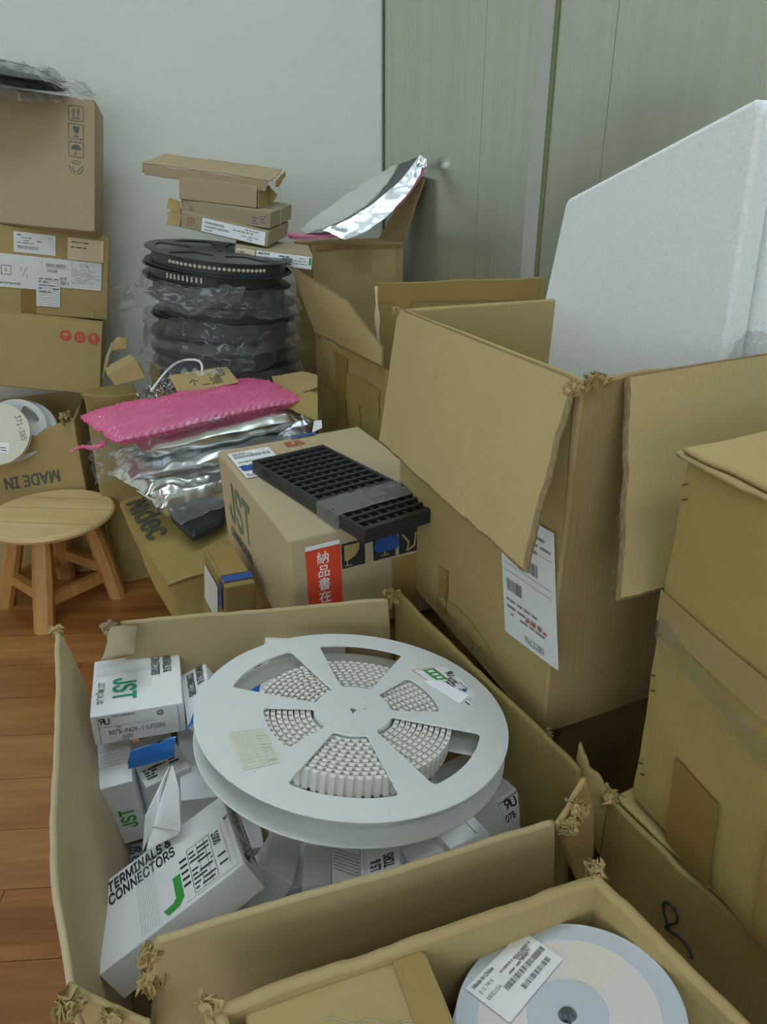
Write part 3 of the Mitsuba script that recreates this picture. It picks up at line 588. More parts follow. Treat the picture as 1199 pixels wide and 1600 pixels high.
for idx, (z_, m_, n_, sz) in ((7, (-.015, 'reel_cream', 22, .0042)), (6, (-.012, 'tape_rib', 9, .003))):
    k, Rm, c, w_ = reels[idx]; ms = []
    for j in range(n_):
        t = math.radians(-122 + j * 3.9); s_ = trimesh.creation.icosphere(1, sz) if idx == 7 else trimesh.creation.box(extents=(.004, .004, .011)); s_.apply_translation((.1508 * math.cos(t), .1508 * math.sin(t), z_)); ms.append(moved(s_, Rm, c))
    part(k, 'tape_pockets', cat(ms), m_, kind='stuff', label='pale pockets along the wound tape')
kfilm = reels
def wrap(i, th0, th1, z0, z1, r0, flare, seed, m='clear_film', amp=.014):
    k, Rm, c, w_ = reels[i]
    film_sheet(lambda u, v: c + np.stack([(r0 + flare * v ** 1.5 * (.5 + .5 * np.sin(u * 9 + seed))) * np.cos(th0 + (th1 - th0) * u), (r0 + flare * v ** 1.5 * (.5 + .5 * np.sin(u * 9 + seed))) * np.sin(th0 + (th1 - th0) * u), z0 + (z1 - z0) * v], -1) @ Rm.T, (90, 16), m, k, amp=amp, seed=seed, scale=.04, label='clear crumpled plastic bag')
wrap(5, -3.5, .3, .012, -.045, .176, .03, 1); wrap(3, -3.6, .2, .010, -.045, .176, .045, 3)
wrap(2, -3.4, .4, .006, -.045, .175, .05, 4); wrap(0, -3.7, .0, .008, -.030, .174, .015, 6, amp=.008)
k5, R5, c5, _ = reels[5]
film_sheet(lambda u, v: c5 + V(-.10, -.15, 0) + np.stack([.22 * u - .03, -.025 - .03 * v + .0 * u, .012 - (.075 * np.minimum(u * 2.2, 1) * (1.1 - .7 * u)) * v], -1), (34, 20), 'clear_film', k5, amp=.014, seed=21)
film_sheet(lambda u, v: c5 + V(-.165, -.06, -.02) + np.stack([-.075 * u * (1 - .5 * v), -.02 + .03 * v, .03 - .06 * v - .02 * u], -1), (20, 16), 'clear_film', k5, amp=.014, seed=22)

Hw = upright((-.715, 1.735), BDIR, .125, .19, 0, .49)
kwd = carton('narrow dark worn carton wedged between the left stack and the reel stack', Hw, 'kraft_old', bulge=.004, rough=.004, seed=9)
part(kwd, 'curled_flap', panel(Quad(Hw.at(V(0, 0, .985)), Hw.at(V(1, 0, .985)), Hw.at(V(1, -.12, 1.06)), Hw.at(V(-.1, -.20, 1.10)), .01, .006, 5), .004, (16, 10), {'t': .012, 'l': .01}, 9), 'kraft', True)
# flat boxes on the reels
def flatbox(pose, label, m, **kw): 
    H = PB(pose); return H, carton(label, H, m, name='flat_carton', r=.0025, **kw)
H5, k5b = flatbox((V(-0.3449, 1.8068, 0.816), np.array([[0.9783, -0.1543, 0.1381], [0.1594, 0.9868, -0.0271], [-0.1321, 0.0486, 0.99]]), V(0.1799, 0.1803, 0.034)), 'flat carton with a white and green label, lowest of the flat stack on the reels', 'kraft_gray')
F = H5.face('f'); w, h = F.w, F.h
stickers(k5b, F, 'shipping_label', [(.002, .004, w * .25, h - .003)], 'paper_buff', [(lines(.005, .008, w * .22, h - .006, .0055, 31), 'ink_faded')])
lk = stickers(k5b, F, 'shipping_label', [(w * .27, .003, w * .985, h - .003)], 'paper', [([barcode(w * .30, h - .011, w * .44, h - .006, 32), barcode(w * .29, .008, w * .50, .012, 33), lines(w * .56, .006, w * .74, h - .005, .0055, 34), lines(w * .29, .013, w * .4, h - .012, .005, 35)], 'ink'), (lines(w * .76, .008, w * .93, h - .005, .006, 36, .3), 'ink_faded_green'), (bars([(w * .95, .012, w * .98, h - .006)]), 'ink_leaf')])
H4, k4b = flatbox((V(-0.4742, 1.8585, 0.8866), np.array([[0.9724, 0.1281, 0.195], [-0.1137, 0.99, -0.0835], [-0.2037, 0.0591, 0.9772]]), V(0.2091, 0.1898, 0.0361)), 'flat carton with red crossed circle and long white barcode label, on the black reels', 'kraft_gray')
F = H4.face('f'); w, h = F.w, F.h
stickers(k4b, F, 'shipping_label', [(w * .24, .003, w * .965, h - .003)], 'paper', [([barcode(w * .27, h * .60, w * .50, h * .74, 37), barcode(w * .27, h * .36, w * .55, h * .50, 38), lines(w * .27, h * .1, w * .36, h * .34, .0055, 39), lines(w * .60, h * .55, w * .93, h * .9, .006, 40), lines(w * .5, h * .1, w * .7, h * .25, .006, 47)], 'ink_gray'), (lines(w * .70, h * .1, w * .94, h * .5, .0055, 41, .3), 'ink_purple')])
cxx, cyy = w * .115, h * .5
part(k4b, 'printed_symbol', F.put(cat([stroke([(cxx + .0085 * math.cos(t), cyy + .0085 * math.sin(t)) for t in np.linspace(0, 6.3, 24)], .0015), bars([(cxx - .0055, cyy - .0007, cxx + .0055, cyy + .0007), (cxx - .0007, cyy - .0055, cxx + .0007, cyy + .0055)])]), .0006), 'ink_red', label='red crossed circle')
H3, k3b = flatbox((V(-0.4735, 1.8726, 0.9123), np.array([[0.9819, 0.1443, 0.1225], [-0.1359, 0.9879, -0.0741], [-0.1318, 0.0561, 0.9897]]), V(0.2143, 0.1927, 0.036)), 'flat carton with small purple print, third from the bottom of the flat boxes', 'kraft_gray')
F = H3.face('f'); w, h = F.w, F.h
part(k3b, 'printed_text', F.put(cat([lines(w * .80, h * .15, w * .86, h * .85, .006, 42), lines(w * .89, h * .15, w * .95, h * .8, .006, 43), lines(w * .10, h * .3, w * .14, h * .7, .005, 44)]), .0006), 'ink_purple')
part(k3b, 'strap', [sheet(H3.face('t'), 0, H3.d[1] * .42, H3.d[0], H3.d[1] * .45, .001), sheet(H3.face('r'), H3.d[1] * .42, 0, H3.d[1] * .45, H3.d[2], .001)], 'paper')
H2, k2b = flatbox((V(-0.4714, 1.8618, 0.9478), np.array([[0.993, -0.0361, 0.1122], [0.0357, 0.9993, 0.0052], [-0.1123, -0.0012, 0.9937]]), V(0.1775, 0.1503, 0.0471)), 'plain small carton directly under the shallow carton lid', 'kraft_plain')
part(k2b, 'side_flap', panel(Quad(H2.at(V(1, 0, 0)) + V(.004, -.001, 0), H2.at(V(1, .6, 0)) + V(.02, 0, 0), H2.at(V(1, .6, 1)) + V(.02, 0, 0), H2.at(V(1, 0, 1)) + V(.004, -.001, 0)), .002), 'kraft', True)
H1 = PB((V(-0.5496, 1.8663, 1.0105), np.array([[0.992, 0.003, 0.1259], [0.0108, 0.994, -0.1091], [-0.1254, 0.1096, 0.986]]), V(0.3023, 0.2062, 0.0151))); k1b = thing('shallow_carton', 'shallow tan carton lid with torn right corner, on top of the flat boxes', 'cardboard box')  # a loose carton lid, built as top and rim panels
part(k1b, 'top_panel', panel(Quad(*[H1.at(V(*p)) for p in ((0, 0, 1), (1, 0, 1), (1, 1, 1), (0, 1, 1))], 0, .004, 3), .003, (24, 16), {'r': .012}, 3), 'kraft_plain', True)
part(k1b, 'side_panel', panel(Quad(*[H1.at(V(*p)) for p in ((.02, .0, -.9), (.93, .0, -.9), (.95, 0, .75), (0, 0, .75))]), .003, (24, 6), {'b': .003}, 4), 'kraft_plain', True)
part(k1b, 'side_panel', panel(Quad(*[H1.at(V(*p)) for p in ((1, .1, -1.1), (1, 1, -.6), (1, 1, .8), (1, .1, .8))]), .003, (14, 6), {'b': .012, 'l': .01}, 5), 'kraft', True)
part(k1b, 'side_panel', panel(Quad(*[H1.at(V(*p)) for p in ((0, 1, -.3), (0, 0, -.5), (0, 0, .75), (0, 1, .75))]), .003, (8, 6)), 'kraft', True)
ang = [Quad(H2.at(V(1, .5, .45)) + V(.01, 0, 0), H2.at(V(1, .5, .1)) + V(.035, 0, .0), H2.at(V(1, .5, .5)) + V(.045, .0, 0), H2.at(V(1, .5, .95)) + V(.02, 0, 0))]
part(k1b, 'torn_strip', panel(ang[0], .002, (6, 8), {'r': .006}, 6), 'kraft', True)
for HH, kq, sd in ((H3, k3b, 1), (H4, k4b, 2)):
    o = HH.at(V(0, 0, 0)); t = HH.at(V(0, 0, 1)); e = HH.at(V(0, .7, 0)) - o; xl = nrm(HH.at(V(0, 0, 0)) - HH.at(V(1, 0, 0)))
    part(kq, 'open_flap', panel(Quad(o + xl * .034 + V(0, 0, .012 * (sd == 1)), o + xl * .002, t + xl * .002 - V(0, 0, .006), t + xl * .036 + e * .10 - V(0, 0, .004 * sd)), .002, (8, 6)), 'kraft', True)
    part(kq, 'open_flap', panel(Quad(o + xl * .034, o + xl * .034 + e, o + xl * .004 + e, o + xl * .002), .002, (8, 6)), 'kraft', True)

# ------------------------------------------------------------------ carton in the corner with foil bag and pink foam on it
o = V(-0.1936, 2.12, 0.8244); o2 = V(0.0565, 2.215, 0.8251); zt = .835
bd = nrm((o2 - o)[:2]); w_ = np.linalg.norm((o2 - o)[:2])
Hk = upright(o, bd, w_, .19, .0, o[2])
kc = carton('brown taped carton in the corner beneath the foil bags', Hk, 'kraft_brown', bulge=.004, rough=.001, seed=12)
F = Hk.face('f'); w, h = F.w, F.h
seam_tape(kc, Hk, 'f', w * .44, h - .075, w * .64, h - .001, 'tape_film', h=.0055, name='clear_tape'); seam_tape(kc, Hk, 'f', 0.01, h - .012, w - .004, h - .001, 'brown_tape_dark', h=.004)
seam_tape(kc, Hk, 'f', w * .90, h - .12, w - .003, h - .002, 'tape_film', h=.005, name='clear_tape')
tip = V(0.1187, 2.1865, 1.0062); fr1 = Hk.at(V(1, .02, 1)); fr2 = Hk.at(V(1, 1, 1))
part(kc, 'raised_flap', panel(Quad(fr1 + V(.0, 0, -.002), fr2 + V(0, 0, -.002), tip + V(-.03, .09, -.01), tip + V(-.006, -.006, -.02)), .004, (10, 10)), 'kraft_brown', True)
kb2 = thing('foil_bag', 'open silver foil bag with black lining draped over the corner carton', 'foil bag')
L0 = V(-0.2368, 2.13, 0.8431); M0 = V(-0.0937, 2.12, 0.8293); Rt = tip + V(-.015, -.005, .008)
def curve3(a, b, c, t): t = t[..., None]; return a * (1 - t) ** 2 + b * 2 * t * (1 - t) + c * t ** 2
# foam sheet edge: from the left along the front and up to the tip
FA, FB, FC = V(-0.2529, 2.12, 0.8423), V(0.0009, 2.12, 0.8179), tip + V(-.008, -.012, .004)
bk1, bk2 = V(-.004, .03, .006), V(-.014, .02, .006)
kf = thing('foam_sheet', 'pink antistatic foam sheet curling up the corner carton under the foil bag', 'foam sheet')
u, v = np.meshgrid(np.linspace(0, 1, 30), np.linspace(0, 1, 8), indexing='ij')
front = curve3(FA, FB, FC, u); p = front + (bk1 * (1 - u[..., None]) + bk2 * u[..., None]) * v[..., None] 
th_ = V(-.004, -.002, .009); f = gridfaces(30, 8); n0 = 240
ringi = np.r_[np.arange(0, 240, 8), 232 + np.arange(1, 8), np.arange(231, 0, -8), np.arange(6, 0, -1)]
sidef = np.vstack([np.stack([ringi, np.roll(ringi, -1), np.roll(ringi, -1) + n0], -1), np.stack([ringi, np.roll(ringi, -1) + n0, ringi + n0], -1)])
whole(kf, tm(np.vstack([p.reshape(-1, 3), (p + th_).reshape(-1, 3)]), np.vstack([f[:, ::-1], f + n0, sidef])), 'pink_foam', 30)
# front foil strip over the foam, then the dark mouth, then the back layer of the bag
def foil(fn, n, nm, m, seed, amp=.006, scale=.05, lab=None): film_sheet(fn, n, m, kb2, nm, amp, seed, scale, **({'label': lab} if lab else {}))
PA, PB_, PC = V(-0.2098, 2.14, 0.8522), V(-0.0167, 2.2, 0.8992), V(0.0429, 2.25, 1.0255)
GA, GB, GC = V(-0.1019, 2.11, 0.8269), V(0.056, 2.15, 0.8854), tip + V(-.004, -.016, .02)
HA, HB, HC = V(-0.1615, 2.12, 0.8568), V(-0.0078, 2.16, 0.8962), tip + V(-.02, -.01, .03)
foil(lambda u, v: curve3(GA, GB, GC, u) * (1 - v[..., None]) + curve3(HA, HB, HC, u) * v[..., None] + V(0, -.01, .012), (40, 12), 'bag_front', 'silver_dull', 31)
KA, KB, KC = V(-0.1716, 2.14, 0.8586), V(-0.0166, 2.18, 0.8839), V(0.0363, 2.24, 0.9549)
LA, LB, LC = V(-0.1644, 2.16, 0.8606), V(0.0096, 2.21, 0.9313), V(0.0607, 2.25, 1.0064)
foil(lambda u, v: (curve3(HA, HB, HC, u) + V(0, -.008, .008)) * (1 - v[..., None]) + curve3(PA, PB_, PC, u) * v[..., None], (24, 8), 'bag_lining', 'foil_dark', 32, .003)
QA, QB, QC = V(-0.2293, 2.2, 0.8613), V(-0.1421, 2.25, 0.9251), V(0.0331, 2.3, 1.0228)
foil(lambda u, v: curve3(PA, PB_, PC, u) * (1 - v[..., None]) + curve3(QA, QB, QC, u) * v[..., None] + V(0, 0, .004), (40, 14), 'bag_back', 'silver', 33, .006, .06)
foil(lambda u, v: V(0.0935, 2.155, 1.0061) + np.stack([.026 * u - .006, .01 * v, .012 + .018 * v + .004 * np.sin(u * 5)], -1), (10, 8), 'bag_corner', 'silver', 34, .004, .02)

# ------------------------------------------------------------------ squashed taped carton with a raised flap, between the reels and the big carton
km = open_carton('old taped open carton squashed behind the big carton, one flap raised')
M0_, M1_ = V(-.156, 1.75, 0), V(.001, 1.42, 0); zm = .664
board(km, 'side_panel', M0_, M1_, M1_ + up(zm), M0_ + up(zm), 'kraft_old', .005, (30, 20), {'t': .010}, .006, .012, 21)
qm = Quad(M0_, M1_, M1_ + up(zm), M0_ + up(zm), .006, .012, 21)
part(km, 'tape_strip', sheet(qm, .02, zm - .11, qm.w - .02, zm - .05, .002, (20, 6), .01, 2), 'brown_tape', True); part(km, 'tape_strip', sheet(qm, .12, .2, .19, zm - .02, .0028, (6, 20), .01, 3), 'brown_tape_dark', True)
part(km, 'tape_strip', sheet(qm, .20, .2, .245, zm - .09, .0024, (6, 20), .02, 4), 'brown_tape', True)
hp, hq = M0_ + up(zm), M1_ + up(zm)
q1 = board(km, 'raised_flap', hp + V(-.004, -.004, 0), hq + V(-.004, -.004, 0), V(-0.0031, 1.46, 0.7439), V(-0.2129, 1.76, 0.8133), 'kraft_light', .005, (20, 14), {'t': .004}, .006, .004, 22, edge=True, inset=lambda u, v: (0 * u, 1 - np.clip((v - .42) / .58, 0, 1) * .34, 0 * u, 1 + 0 * u))
Lz = .30
LA_, LB_ = V(-0.0227, 1.66, 0.7899), V(0.321, 1.53, 0.8185)
ql = board(km, 'back_panel', V(LA_[0] + .02, LA_[1], Lz), V(LB_[0], LB_[1], Lz), LB_, LA_, 'kraft_old', .006, (40, 14), {'t': .006, 'l': .008}, -.012, .006, 23)
part(km, 'tape_strip', sheet(ql, .01, ql.h - .045, ql.w - .01, ql.h - .009, .0015, (26, 4)), 'brown_tape', True); part(km, 'tape_strip', sheet(ql, .045, .05, .085, ql.h - .01, .002, (5, 20), .01, 6), 'brown_tape', True)
part(km, 'torn_liner', sheet(ql, .002, .18, .012, ql.h - .01, .003, (4, 16), .004, 7), 'paper_buff', True)
board(km, 'side_panel', M1_, M1_ + V(.33, .02, 0), M1_ + V(.33, .02, .60), M1_ + up(.60), 'kraft_old', .005, (20, 12), {'t': .01}, .0, .006, 24)

# ------------------------------------------------------------------ carton stamped Nidec full of foil bags
NB = V(-.315, 1.215, 0); NA = NB + (V(-.70, 1.89, 0) - NB) * .56
bdn = nrm(V(.927, .375, 0)); NW = .17
Hn = Hexa([[[p + bdn * NW * i + V(-.085, -.02, -.05) * (1 - i) * kz + up((0, .365)[kz]) for kz in (0, 1)] for p in (NB, NA)] for i in (0, 1)])
kn = carton('Nidec carton bulging beside the wooden stool, piled with foil bags', Hn, 'kraft_yellow', bulge=.012, rough=.004, seed=14, n=(8, 20, 10), r=.010)
Fn = Hn.face('l')
tn = text('Nidec', .050, 0, 0, sx=.95, bold=True); vn = np.array(tn.vertices); 
Fn = Hn.face('t'); nx, ny = vn[:, 1] * 1.0 + .014, Fn.h * .92 - vn[:, 0] * 1.25
part(kn, 'printed_name', tm(Fn(nx, ny, vn[:, 2] + .0035 + .012 * 16 * (nx / Fn.w) * (1 - nx / Fn.w) * (ny / Fn.h) * (1 - ny / Fn.h)), tn.faces), 'ink_faded', label='black printed name Nidec')
Ft = Hn.face('f'); part(kn, 'torn_flap', panel(Quad(Ft(.0, Ft.h - .01, .002), Ft(Ft.w, Ft.h - .01, .002), Ft(Ft.w, Ft.h + .012, .03), Ft(0, Ft.h + .008, .02)), .004, (20, 6), {'t': .016}, 8), 'kraft', True)
def cushion(pl, pr_, w, th, n=(50, 26), seed=0, amp=.008, scale=.05, up_=(0, 0, 1), seam=.018, dip=0.0, lump=0.0, mode='flat'):
    """a filled bag lying along pl-pr_: w its depth, th its thickness, flat sealed seams at both ends, wrinkled"""
    pl, pr_ = np.asarray(pl, float), np.asarray(pr_, float); L = np.linalg.norm(pr_ - pl); x = (pr_ - pl) / L
    y = nrm(np.cross(np.asarray(up_, float), x)); z = np.cross(x, y)
    u, v = np.meshgrid(np.linspace(0, 1, n[0]), np.linspace(0, 1, n[1]), indexing='ij')
    s, t = 2 * u - 1, 2 * v - 1
    core = np.clip(1 - np.abs(s) ** 6, 0, 1) ** .5 * np.clip(1 - np.abs(t) ** 5, 0, 1) ** .6
    es = np.clip((np.abs(s) - (1 - 2 * seam / L)) / (2 * seam / L), 0, 1)
    core = core * (1 - es)
    def surf(sg, sd):
        q = np.stack([s * L / 2 / scale * .55, t * w / 2 / scale * 1.9, 0 * s + sd * 4.1 + seed * 9], -1)
        r = np.abs(meshkit.noise(q, seed + sd) - .5) * 2; r2 = np.abs(meshkit.noise(q * 2.7, seed + sd + 3) - .5) * 2
        wr = (r - .5) * amp + (r2 - .5) * amp * .5
        endf = np.clip(1.4 - np.abs(s), 0.35, 1)
        h_ = sg * th / 2 * core + wr * (.4 + .6 * core) - dip * (1 - s ** 2) + lump * np.sin(s * 5 + seed) * core
        edge = 1 + .10 * (meshkit.noise(np.stack([s * 3, 0 * s + seed, 0 * s], -1), seed + 20) - .5)
        P = (pl + pr_) / 2 + x * (s * L / 2 * (1 + .05 * (meshkit.noise(np.stack([t * 4, 0 * s + seed, 0 * s + 3], -1), seed + 30) - .5)))[..., None] + y * (t * w / 2 * edge)[..., None] + z * h_[..., None]
        return P
    a, b = surf(1, 0), surf(-1, 0)
    b = np.where((core > .02)[..., None], surf(-1, 1), a - z * .0012)
    f = gridfaces(*n); N = n[0] * n[1]
    i = np.arange(N).reshape(n); ring = np.r_[i[:, 0], i[-1, 1:], i[-2::-1, -1], i[0, -2:0:-1]]
    side = np.vstack([np.stack([ring, np.roll(ring, -1) + N, np.roll(ring, -1)], -1), np.stack([ring, ring + N, np.roll(ring, -1) + N], -1)])
    return tm(np.vstack([a.reshape(-1, 3), b.reshape(-1, 3)]), np.vstack([f, f[:, ::-1] + N, side]))
GB_ = 'silver foil bags piled on the Nidec carton'
def bag(label, *a, m='silver', **k):
    t = thing('foil_bag', label, 'foil bag', GB_); whole(t, cushion(*a, **k), m, True); return t
bag('silver foil bag, lowest of the pile and nearest the tray carton', V(-0.4832, 1.3791, 0.414), V(-0.3078, 1.5105, 0.414), .17, .070, seed=41, amp=.016)
bag('crinkled silver foil bag second from the bottom of the pile', V(-0.5151, 1.3784, 0.442), V(-0.3222, 1.5597, 0.448), .17, .044, seed=42, amp=.018)
bag('long smooth silver foil bag with a jagged left end, mid pile', V(-0.5256, 1.384, 0.478), V(-0.2094, 1.5823, 0.488), .18, .034, seed=43, amp=.018, m='silver_dull')
bag('shiny silver foil bag rolled directly under the pink bubble wrap', V(-0.5057, 1.4026, 0.525), V(-0.2186, 1.5854, 0.534), .19, .060, seed=44, amp=.014)
bag('grey foil bag standing crumpled at the right end of the pile', V(-0.2302, 1.5725, 0.5), V(-0.1507, 1.5739, 0.52), .12, .075, seed=45, amp=.035, scale=.035, m='silver_dull')
kp = thing('bubble_wrap_parcel', 'bright pink bubble wrap parcel on top of the foil bags', 'bubble wrap')
def bubble(m, per=.0105, h=.0022):
    v = np.array(m.vertices); return m
mb = cushion(V(-0.5459, 1.3536, 0.562), V(-0.2201, 1.5931, 0.575), .20, .034, n=(150, 90), seed=51, amp=.012, scale=.06)
vN = mb.vertex_normals; v = np.array(mb.vertices); xa, ya = v[:, 0] * .93 + v[:, 1] * .37, -v[:, 0] * .37 + v[:, 1] * .93
bb = np.maximum(0, np.sin(xa * 2 * np.pi / .011) * np.sin(ya * 2 * np.pi / .011))
mb = tm(v + vN * (bb * .0042)[:, None], mb.faces); part(kp, 'bubble_sheet', mb, 'pink_film', True)
part(kp, 'wrapped_bag', cushion(V(-0.5359, 1.352, 0.56), V(-0.2275, 1.5846, 0.573), .18, .022, seed=52, amp=.008), 'silver_dull', True)
tp = smoothline([V(-0.5307, 1.3503, 0.535), V(-0.5502, 1.3421, 0.525), V(-0.5809, 1.3636, 0.52), V(-0.5988, 1.363, 0.515), V(-0.6016, 1.355, 0.51)], 24)
part(kp, 'twisted_tail', tube(tp, np.linspace(.006, .0025, 24) * (1 + .3 * np.sin(np.arange(24) * 2.1)), 7), 'pink_film', True)
film_sheet(lambda u, v: V(-0.5488, 1.3649, 0.53) + np.stack([-.012 + .05 * v + .02 * u, -.012 - .05 * u, .012 - .07 * u + .02 * v], -1), (24, 16), 'clear_film', kp, amp=.014, seed=54)
# black trays peeping out under the bags
kt2 = thing('component_tray', 'dark component tray in a grey plastic band under the foil bags', 'component tray')
ta, tb_, tc, td = V(-0.4267, 1.3403, 0.392), V(-0.3627, 1.2657, 0.378), V(-0.3095, 1.3194, 0.385), V(-0.3315, 1.4375, 0.395)
qt = Quad(ta, tb_, tc, td); part(kt2, 'tray_body', panel(qt, .022, (8, 8)), 'black_plastic', True)
film_sheet(lambda u, v: qt.st(.02 + .55 * u, .0 + 1.0 * v, .003 + 0 * u), (26, 20), 'band_film', kt2, amp=.005, seed=55, scale=.02, label='grey plastic band')
cells = [qt.put(bars([(x_, y_, x_ + .0045, y_ + .0045)]), .0006) for x_ in np.arange(qt.w * .58, qt.w - .004, .0075) for y_ in np.arange(.004, qt.h - .006, .0075)]
part(kt2, 'pockets', cat(cells), 'dark_hole', kind='stuff')

# ------------------------------------------------------------------ crumpled scraps, sign board, cable and bits behind the pile
ksn = thing('cardboard_sign', 'brown cardboard piece with handwritten Chinese characters behind the pink wrap', 'cardboard sign')
qs = Quad(V(-0.4306, 1.53, 0.5753), V(-0.3074, 1.56, 0.5977), V(-0.3413, 1.605, 0.6215), V(-0.4611, 1.57, 0.6118)); part(ksn, 'board', panel(qs, .004, (10, 8), {'t': .004}, 4), 'kraft', True)
part(ksn, 'written_characters', qs.put(cat([kanji('古', .026, qs.w * .70, qs.h * .52), kanji('迪', .026, qs.w * .58, qs.h * .18), kanji('一', .018, qs.w * .42, qs.h * .10), kanji('个', .022, qs.w * .24, qs.h * .28)]), .0012), 'ink_faded')
kh = thing('cable', 'white cable looping behind the cardboard sign', 'cable')
whole(kh, tube(smoothline([V(-0.5016, 1.57, 0.5727), V(-0.4803, 1.585, 0.5997), V(-0.4492, 1.6, 0.6268), V(-0.4124, 1.595, 0.6363), V(-0.3938, 1.59, 0.6319), V(-0.3896, 1.585, 0.622), V(-0.3924, 1.575, 0.5995)], 40), .0028), 'cable_white', True)
kz = thing('bag_of_metal_parts', 'heap of small shiny metal parts behind the pink wrap', 'metal parts', kind='stuff')
g = np.random.default_rng(61); ms = []
for i in range(420):
    u_, v_ = g.random(), g.random(); c = V(-0.5453, 1.58, 0.5586) * (1 - u_) * (1 - v_) + V(-0.4423, 1.6, 0.5645) * u_ * (1 - v_) + V(-0.4364, 1.68, 0.5979) * u_ * v_ + V(-0.4882, 1.66, 0.5837) * (1 - u_) * v_ + V(0, 0, g.uniform(-.008, .008))
    b_ = trimesh.creation.box(extents=(g.uniform(.004, .009), .0025, .0035)); ms.append(moved(b_, frame(g.normal(size=3), g.normal(size=3)), c))
whole(kz, cat(ms), 'steel_bits')
ksc = thing('crushed_box', 'small crushed cardboard box beside the left stack', 'cardboard box')
Hs = Hexa([[[V(-0.5956, 1.62, 0.5707), V(-0.6113, 1.62, 0.598)], [V(-0.6278, 1.7, 0.5707), V(-0.6317, 1.7, 0.6035)]], [[V(-0.5223, 1.62, 0.588), V(-0.5415, 1.62, 0.6334)], [V(-0.5621, 1.72, 0.5959), V(-0.5769, 1.7, 0.6271)]]])
part(ksc, 'body', Hs.mesh(r=.004, rough=.005, seed=5, n=(8, 8, 8)), 'kraft', True)
part(ksc, 'torn_flap', panel(Quad(V(-0.6115, 1.62, 0.5966), V(-0.5415, 1.62, 0.6334), V(-0.5684, 1.67, 0.6322), V(-0.6306, 1.67, 0.6018), 0, .008, 2), .003, (10, 8), {'t': .008}, 3), 'kraft_light', True)
kq = thing('cardboard_scrap', 'curled cardboard scrap leaning by the wall beside the left stack', 'cardboard scrap')
part(kq, 'scrap', panel(Quad(V(-0.6574, 1.72, 0.558), V(-0.6417, 1.74, 0.6063), V(-0.6233, 1.78, 0.6354), V(-0.6434, 1.78, 0.643), .01, .01, 7), .003, (12, 10), {'t': .01, 'r': .01}, 12), 'kraft_gray', True)
part(kq, 'curled_end', panel(Quad(V(-0.633, 1.74, 0.6243), V(-0.5995, 1.74, 0.6288), V(-0.5995, 1.76, 0.6515), V(-0.6329, 1.77, 0.651), .014, .006, 8), .003, (12, 10), {'t': .006}, 13), 'kraft', True)
kq2 = thing('carton_flap_scrap', 'torn folded carton flaps at the foot of the reel stack, right of the pink wrap', 'cardboard scrap')
part(kq2, 'flap', panel(Quad(V(-0.2297, 1.56, 0.5754), V(-0.137, 1.5, 0.5782), V(-0.1445, 1.62, 0.5995), V(-0.2591, 1.68, 0.5905), 0, .014, 3), .004, (22, 14), {'t': .012, 'b': .012}, 14), 'kraft', True)
part(kq2, 'flap', panel(Quad(V(-0.2045, 1.5, 0.5536), V(-0.1352, 1.46, 0.5385), V(-0.1365, 1.5, 0.5917), V(-0.2264, 1.58, 0.5813), .008, .012, 5), .004, (22, 14), {'t': .012, 'b': .008}, 15), 'kraft_yellow', True)
part(kq2, 'flap', panel(Quad(V(-0.19, 1.53, 0.5891), V(-0.1367, 1.52, 0.5918), V(-0.1447, 1.6, 0.5874), V(-0.2256, 1.62, 0.5851), -.01, .014, 9), .004, (22, 14), {'t': .016, 'b': .012}, 16), 'kraft_light', True)
"""right of the bags: a scrap of white paper"""
kq3 = thing('paper_scrap', 'torn white paper scrap standing by the grey foil bag', 'paper scrap')
part(kq3, 'paper', panel(Quad(V(-0.1425, 1.42, 0.5299), V(-0.1225, 1.43, 0.5373), V(-0.1249, 1.45, 0.5497), V(-0.1381, 1.44, 0.5555), 0, .005, 4), .001, (8, 8), {'t': .006}, 17), 'paper', True)

# ------------------------------------------------------------------ tray carton
Ht = PB((V(-0.1265, 0.9127, 0.3656), np.array([[0.8995, -0.4365, -0.0189], [0.4359, 0.8995, -0.0292], [0.0297, 0.0181, 0.9994]]), V(0.2748, 0.3792, 0.18))); ktc = carton('large closed carton with a red delivery note, carrying the black trays', Ht, 'kraft_pale', bulge=.003, rough=.0006, seed=16, r=.005)
Hu = Hexa([[[Ht.at(V(i, j, 0)) * V(1, 1, 0) + up((0, .352)[kz]) for kz in (0, 1)] for j in (.0, 1)] for i in (0.12, 1)])
Ff = Ht.face('f'); w, h = Ff.w, Ff.h
stickers(ktc, Ff, 'delivery_note', [(.022, h - .125, .074, h - .015)], 'paper_red', [], .003)
part(ktc + '__delivery_note', 'border', sheet(Ff, .022, h - .0215, .074, h - .0145, .0036, (3, 3)), 'paper', True)
part(ktc + '__delivery_note', 'lettering', Ff.put(cat([kanji(ch, .021, .0375, h - .045 - i * .0215, sx=.95) for i, ch in enumerate('納品書在中')]), .0036), 'paper')
ms, iv = [], []
for i in range(4):
    x0, y0 = .076 + i * .0415 + (.008 if i else 0), h - .064; s_ = .036
    ms.append(bars([(x0, y0, x0 + s_, y0 + .040)])); cx, cy = x0 + s_ / 2, y0 + .02
    if i == 0: iv.append(cat([extr(Point(cx - .012, cy + .014).buffer(.022, 10).intersection(sbox(cx - .014, cy - .01, cx + .012, cy + .017)), .0002), bars([(cx - .011, cy - .016, cx - .009, cy - .002), (cx - .014, cy - .017, cx - .002, cy - .015)])]))
    elif i == 1: iv.append(glass_icon(cx, cy, .034))
    elif i == 2: iv.append(stroke([(cx - .012, cy + .012), (cx - .002, cy - .002), (cx - .004, cy - .016), (cx + .008, cy - .010), (cx + .010, cy + .010)], .003))
    else: iv.append(arrows_icon(cx, cy, .032))
